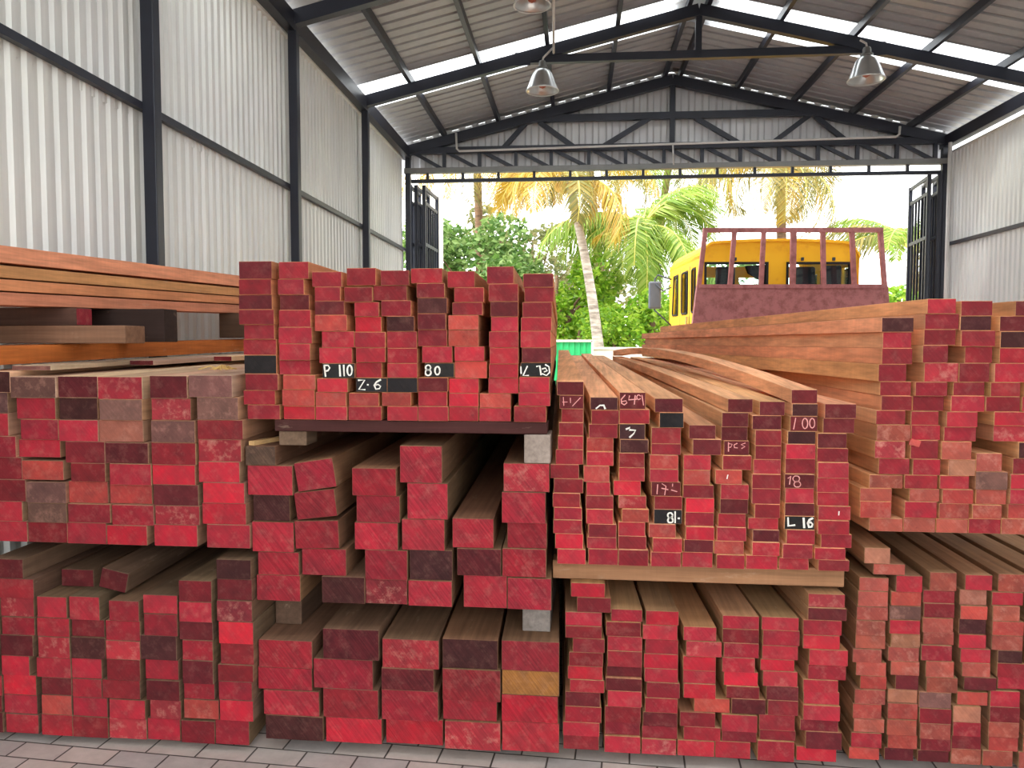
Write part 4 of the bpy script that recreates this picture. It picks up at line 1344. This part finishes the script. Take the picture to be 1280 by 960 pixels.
def frond_mesh(L, droop, nl, ll, wl, seed, up0):
    """one feather leaf from the origin outwards along +x: arching midrib (tube) and drooping leaflets"""
    rnd = random.Random(seed)
    pts = []
    a = up0
    p = Vector((0, 0, 0))
    n = 14
    for i in range(n + 1):
        pts.append(p.copy())
        a -= droop / n * (0.5 + 1.2 * i / n)
        p = p + Vector((math.cos(a), 0, math.sin(a))) * (L / n)
    mb = MB().tube(pts, [.028 * (1 - .85 * i / n) + .004 for i in range(n + 1)], 5)
    lf = MB()
    for i in range(nl):
        t = .12 + .88 * i / nl
        k = t * n
        j = min(int(k), n - 1)
        q = pts[j].lerp(pts[j + 1], k - j)
        d = (pts[j + 1] - pts[j]).normalized()
        nrm = Vector((-d.z, 0, d.x))
        ln = ll * (.35 + 1.0 * math.sin(math.pi * min(1, t * .85 + .12))) * rnd.uniform(.8, 1.1)
        for s in (-1, 1):
            out = (Vector((0, s, 0)) * .8 + d * .62 + nrm * rnd.uniform(-.05, .22)).normalized()
            w = d * wl * .5
            m1 = q + out * ln * .45 + Vector((0, 0, -.08 * ln))
            tip = q + out * ln * .85 + Vector((0, 0, -(.45 + rnd.uniform(0, .25)) * ln))
            lf.add([q - w * .6, q + w * .6, m1 + w, m1 - w, tip], [(0, 1, 2, 3), (3, 2, 4)])
    return mb, lf


def palm(name, base, crown, r0, r1, protos, n, mats, label, group=None, lean=0.0, tilt=(.1, 1.2), seed=1, trunk='trunk_pale', nuts=False, az=None):
    """trunk from base to crown, and n fronds copied from the given proto meshes"""
    rnd = random.Random(seed)
    b, c = Vector(base), Vector(crown)
    t = empty(name, tuple(b))
    h = c - b
    pts = [h * s + Vector((lean * math.sin(math.pi * s), 0, 0)) for s in [i / 12 for i in range(13)]]
    MB().tube(pts, [r0 + (r1 - r0) * min(1, i / 9) + (.06 if i == 0 else 0) for i in range(13)], 12).build('trunk', M[trunk], t, smooth=True)
    for i in range(n):
        pm = protos[i % len(protos)]
        a = (az[i] if az else i * 2.39996 + rnd.uniform(-.3, .3))
        rib = bpy.data.objects.new('frond', pm[0])
        lv = bpy.data.objects.new('leaflets', pm[1][mats[i % len(mats)]])
        COL.objects.link(rib)
        COL.objects.link(lv)
        rib.parent = t
        lv.parent = rib
        rib.location = h
        e = tilt[0] + (tilt[1] - tilt[0]) * ((i * 0.618) % 1.0)
        rib.rotation_euler = (0, -e, a)
        sc_ = rnd.uniform(.85, 1.1)
        rib.scale = (sc_, sc_, sc_)
    if nuts:
        for i in range(6):
            a = i * 1.05
            MB().lathe([(0, .13), (.07, .1), (.1, 0), (.07, -.1), (0, -.14)], 10, at=(h.x + .22 * math.cos(a), h.y + .22 * math.sin(a), h.z - .22)).build('coconut', M['straw'], t, smooth=True)
    return tag(t, label, 'palm tree', group)


FM = {}


def proto(L, droop, nl, ll, wl, seed, up0=.6):
    rb, lf = frond_mesh(L, droop, nl, ll, wl, seed, up0)

    def mesh(mb, mat, nm):
        me = bpy.data.meshes.new(nm)
        me.from_pydata([tuple(v) for v in mb.v], [], mb.f)
        me.materials.append(M[mat])
        return me
    return mesh(rb, 'rachis', 'frond'), {m: mesh(lf, m, 'leaflets') for m in ('frond_green', 'frond_yellow', 'frond_dull')}


PA = [proto(3.2, 1.9, 54, .8, .06, 1, .5), proto(3.4, 1.5, 56, .85, .06, 2, .6), proto(2.9, 2.3, 50, .8, .06, 3, .4)]
PB = [proto(3.6, 2.5, 46, .8, .05, 4, .5), proto(3.9, 2.1, 48, .85, .05, 5, .5), proto(3.2, 2.8, 44, .8, .05, 6, .4)]

PC = [proto(2.1, 2.5, 46, .6, .045, 7, .5), proto(2.4, 2.1, 48, .62, .045, 8, .5)]
# the big green palm in the middle
p = at_y(803, 285, 23)
palm('coconut_palm', (at_y(815, 420, 23).x, 23, 0), tuple(p), .2, .13, PA, 30, ['frond_green'], 'large bright green palm left of the yellow truck', seed=3, tilt=(-.75, .6), trunk='trunk_brown', nuts=True)
# yellow palm with the pale leaning trunk
p = at_y(710, 222, 18.6)
palm('coconut_palm', (at_y(756, 425, 18.6).x, 18.6, 0), tuple(p), .15, .10, PC, 15, ['frond_yellow', 'frond_yellow', 'frond_dull'], 'yellowing palm on a tall pale leaning trunk near the middle of the opening', seed=5, tilt=(-.5, .7), lean=.12, nuts=True)
# second pale trunk beside it
p = at_y(735, 190, 27)
palm('coconut_palm', (at_y(764, 425, 27).x, 27, 0), tuple(p), .24, .14, PB, 15, ['frond_dull', 'frond_yellow'], 'taller thin palm close behind the pale leaning trunk', seed=8, tilt=(-.4, .7), trunk='trunk_brown')
# palm above the truck
p = at_y(975, 200, 26)
palm('coconut_palm', (at_y(982, 430, 26).x, 26, 0), tuple(p), .2, .15, PB, 18, ['frond_yellow', 'frond_dull', 'frond_dull'], 'palm with drooping yellow and dull fronds above the truck cab', seed=11, tilt=(-.75, .5), trunk='trunk_brown', nuts=True)
# big yellow fronds at the left of the opening
p = at_y(596, 200, 29)
palm('coconut_palm', (at_y(606, 430, 29).x, 29, 0), tuple(p), .2, .15, PB, 15, ['frond_yellow', 'frond_yellow', 'frond_dull'], 'palm with hanging yellow fronds at the left of the opening', seed=14, tilt=(-.5, .5), trunk='trunk_brown')
# dark palm at the top behind the big green one
p = at_y(838, 190, 31)
palm('coconut_palm', (at_y(800, 430, 31).x, 31, 0), tuple(p), .2, .14, PB, 16, ['frond_dull', 'frond_green'], 'high palm whose fronds hang behind the big green palm', seed=17, tilt=(-.5, .6), trunk='trunk_brown')
# faint palm beside the right gate
p = at_y(1142, 315, 25)
palm('coconut_palm', (at_y(1150, 430, 25).x, 25, 0), tuple(p), .18, .12, PA, 16, ['frond_dull', 'frond_green'], 'pale green palm half hidden behind the right folding gate', seed=19, tilt=(-.4, .9), trunk='trunk_brown')


def foliage(blobs, n, size, seed):
    """leaves (folded diamonds) scattered through ellipsoid clumps"""
    rnd = random.Random(seed)
    mb = MB()
    wsum = sum(b[3] ** 2 for b in blobs)
    for (bx, by, bz, br) in blobs:
        for _ in range(int(n * br * br / wsum)):
            while True:
                v = Vector((rnd.uniform(-1, 1), rnd.uniform(-1, 1), rnd.uniform(-1, 1)))
                if .25 < v.length < 1:
                    break
            v = v * (v.length ** -.45)
            if v.length > 1.1:
                continue
            p = Vector((bx, by, bz)) + Vector((v.x * br, v.y * br, v.z * br * .8))
            d = Vector((rnd.gauss(0, 1), rnd.gauss(0, 1), rnd.gauss(-.3, .6))).normalized()
            s = d.cross(Vector((rnd.gauss(0, 1), rnd.gauss(0, 1), rnd.gauss(0, 1)))).normalized()
            l = size * rnd.uniform(.6, 1.3)
            u = d.cross(s) * l * .12
            mb.add([p, p + d * l * .5 + s * l * .3 + u, p + d * l, p + d * l * .5 - s * l * .3 + u], [(0, 1, 2), (0, 2, 3)])
    return mb


def tree(name, base, h, blobs, n, size, mat, label, cat='tree', group=None, seed=0, tr=.14, trunk='trunk_brown'):
    t = empty(name, tuple(base))
    rnd = random.Random(seed)
    tb = MB()
    tb.tube([(0, 0, -.05), (.06, 0, h * .3), (-.03, .04, h * .6), (.02, 0, h * .85)], [tr * 1.3, tr, tr * .7, tr * .35], 9)
    for b in blobs:
        tb.tube([(.02, 0, h * .35), (b[0] * .45, b[1] * .45, (h * .35 + b[2]) / 2 + .2), (b[0], b[1], b[2])], [tr * .5, tr * .3, tr * .1], 6)
    tb.build('trunk', M[trunk], t, smooth=True)
    foliage(blobs, n, size, seed).build('foliage', M[mat], t)
    return tag(t, label, cat, group)


def clump(rx, rz0, rz1, k, r, seed):
    rnd = random.Random(seed)
    return [(rnd.uniform(-rx, rx), rnd.uniform(-rx, rx) * .6, rnd.uniform(rz0, rz1), r * rnd.uniform(.7, 1.2)) for _ in range(k)]


def at_ground(px_, yy):
    return (at_y(px_, 430, yy).x, yy, 0)


tree('mango_tree', at_ground(598, 25), 5.8, clump(1.7, 2.0, 5.3, 15, 1.0, 1), 7000, .24, 'leaf_mid', 'dense mid green tree at the left of the opening under the yellow fronds', seed=2)
tree('mango_tree', at_ground(560, 21), 3.4, clump(1.2, 1.4, 3.4, 7, .8, 4), 2600, .22, 'leaf_mid', 'smaller green tree next to the white post', seed=6)
tree('light_tree', at_ground(665, 33), 7.0, clump(2.2, 3.0, 7.4, 13, .9, 9), 3000, .26, 'leaf_pale', 'pale airy tree against the sky left of the yellow palm', seed=10)
tree('light_tree', at_ground(760, 38), 6.0, clump(3.2, 2.0, 5.6, 12, 1.3, 12), 3600, .3, 'leaf_pale', 'pale tree far behind the leaning trunks', seed=13)
tree('leafy_bush', at_ground(695, 23), 4.2, clump(1.3, .9, 3.9, 12, .8, 15), 4600, .2, 'leaf_bright', 'bright yellow green bush left of the leaning pale trunk', 'bush', seed=16)
tree('leafy_bush', at_ground(640, 22.5), 2.6, clump(1.2, .8, 2.7, 7, .8, 18), 2400, .2, 'leaf_mid', 'green bush below the dense tree behind the top stack', 'bush', seed=19)
tree('leafy_bush', at_ground(778, 19.6), 2.0, clump(.9, .9, 2.0, 9, .5, 21), 3000, .15, 'leaf_bright', 'low bright shrub above the whitewashed wall', 'bush', seed=22)
tree('leafy_bush', at_ground(815, 20), 2.6, clump(.9, .8, 2.6, 10, .6, 24), 3000, .16, 'leaf_bright', 'bright shrub beside the truck mirror', 'bush', seed=25)
tree('leafy_bush', at_ground(725, 21.5), 2.4, clump(.6, 1.2, 2.3, 6, .5, 27), 1800, .16, 'leaf_bright', 'bright shrub at the foot of the leaning pale trunk', 'bush', seed=28)
tree('leafy_bush', at_ground(860, 27), 4.2, clump(1.7, 1.2, 3.6, 8, 1.0, 30), 2600, .22, 'leaf_mid', 'green bush behind the truck cab', 'bush', seed=31)
tree('leafy_bush', at_ground(1118, 22), 2.8, clump(.8, 1.6, 2.8, 6, .5, 33), 1500, .18, 'leaf_bright', 'small green bush between the truck and the right folding gate', 'bush', seed=34)
tree('leafy_bush', at_ground(1010, 34), 2.8, clump(2.4, 1.0, 2.6, 7, .9, 36), 1800, .24, 'leaf_mid', 'far green bush seen through the truck cab windows', 'bush', seed=37)

# ------------------------------------------------------------------ light
w = bpy.data.worlds.new('sky')
sc.world = w
w.use_nodes = True
nt = w.node_tree
nt.nodes.clear()
wo = nt.nodes.new('ShaderNodeOutputWorld')
bg = nt.nodes.new('ShaderNodeBackground')
bg.inputs[0].default_value = (.98, 1.0, 1.01, 1)
bg.inputs[1].default_value = 3.6
nt.links.new(bg.outputs[0], wo.inputs[0])
sd = bpy.data.lights.new('sun', 'SUN')
sd.energy = 2.8
sd.angle = math.radians(4)
sd.color = (1.0, .95, .86)
so = bpy.data.objects.new('sun', sd)
so.rotation_euler = (math.radians(28), math.radians(-22), 0)
so.location = (0, 0, 20)
COL.objects.link(so)

sc.view_settings.view_transform = 'Standard'
sc.view_settings.look = 'None'
sc.view_settings.gamma = 1.0
sc.view_settings.use_curve_mapping = False
sc.view_settings.exposure = 0.35
sc.cycles.use_denoising = True
sc.cycles.max_bounces = 10
sc.cycles.diffuse_bounces = 6
sc.cycles.transparent_max_bounces = 12
sc.cycles.sample_clamp_indirect = 8
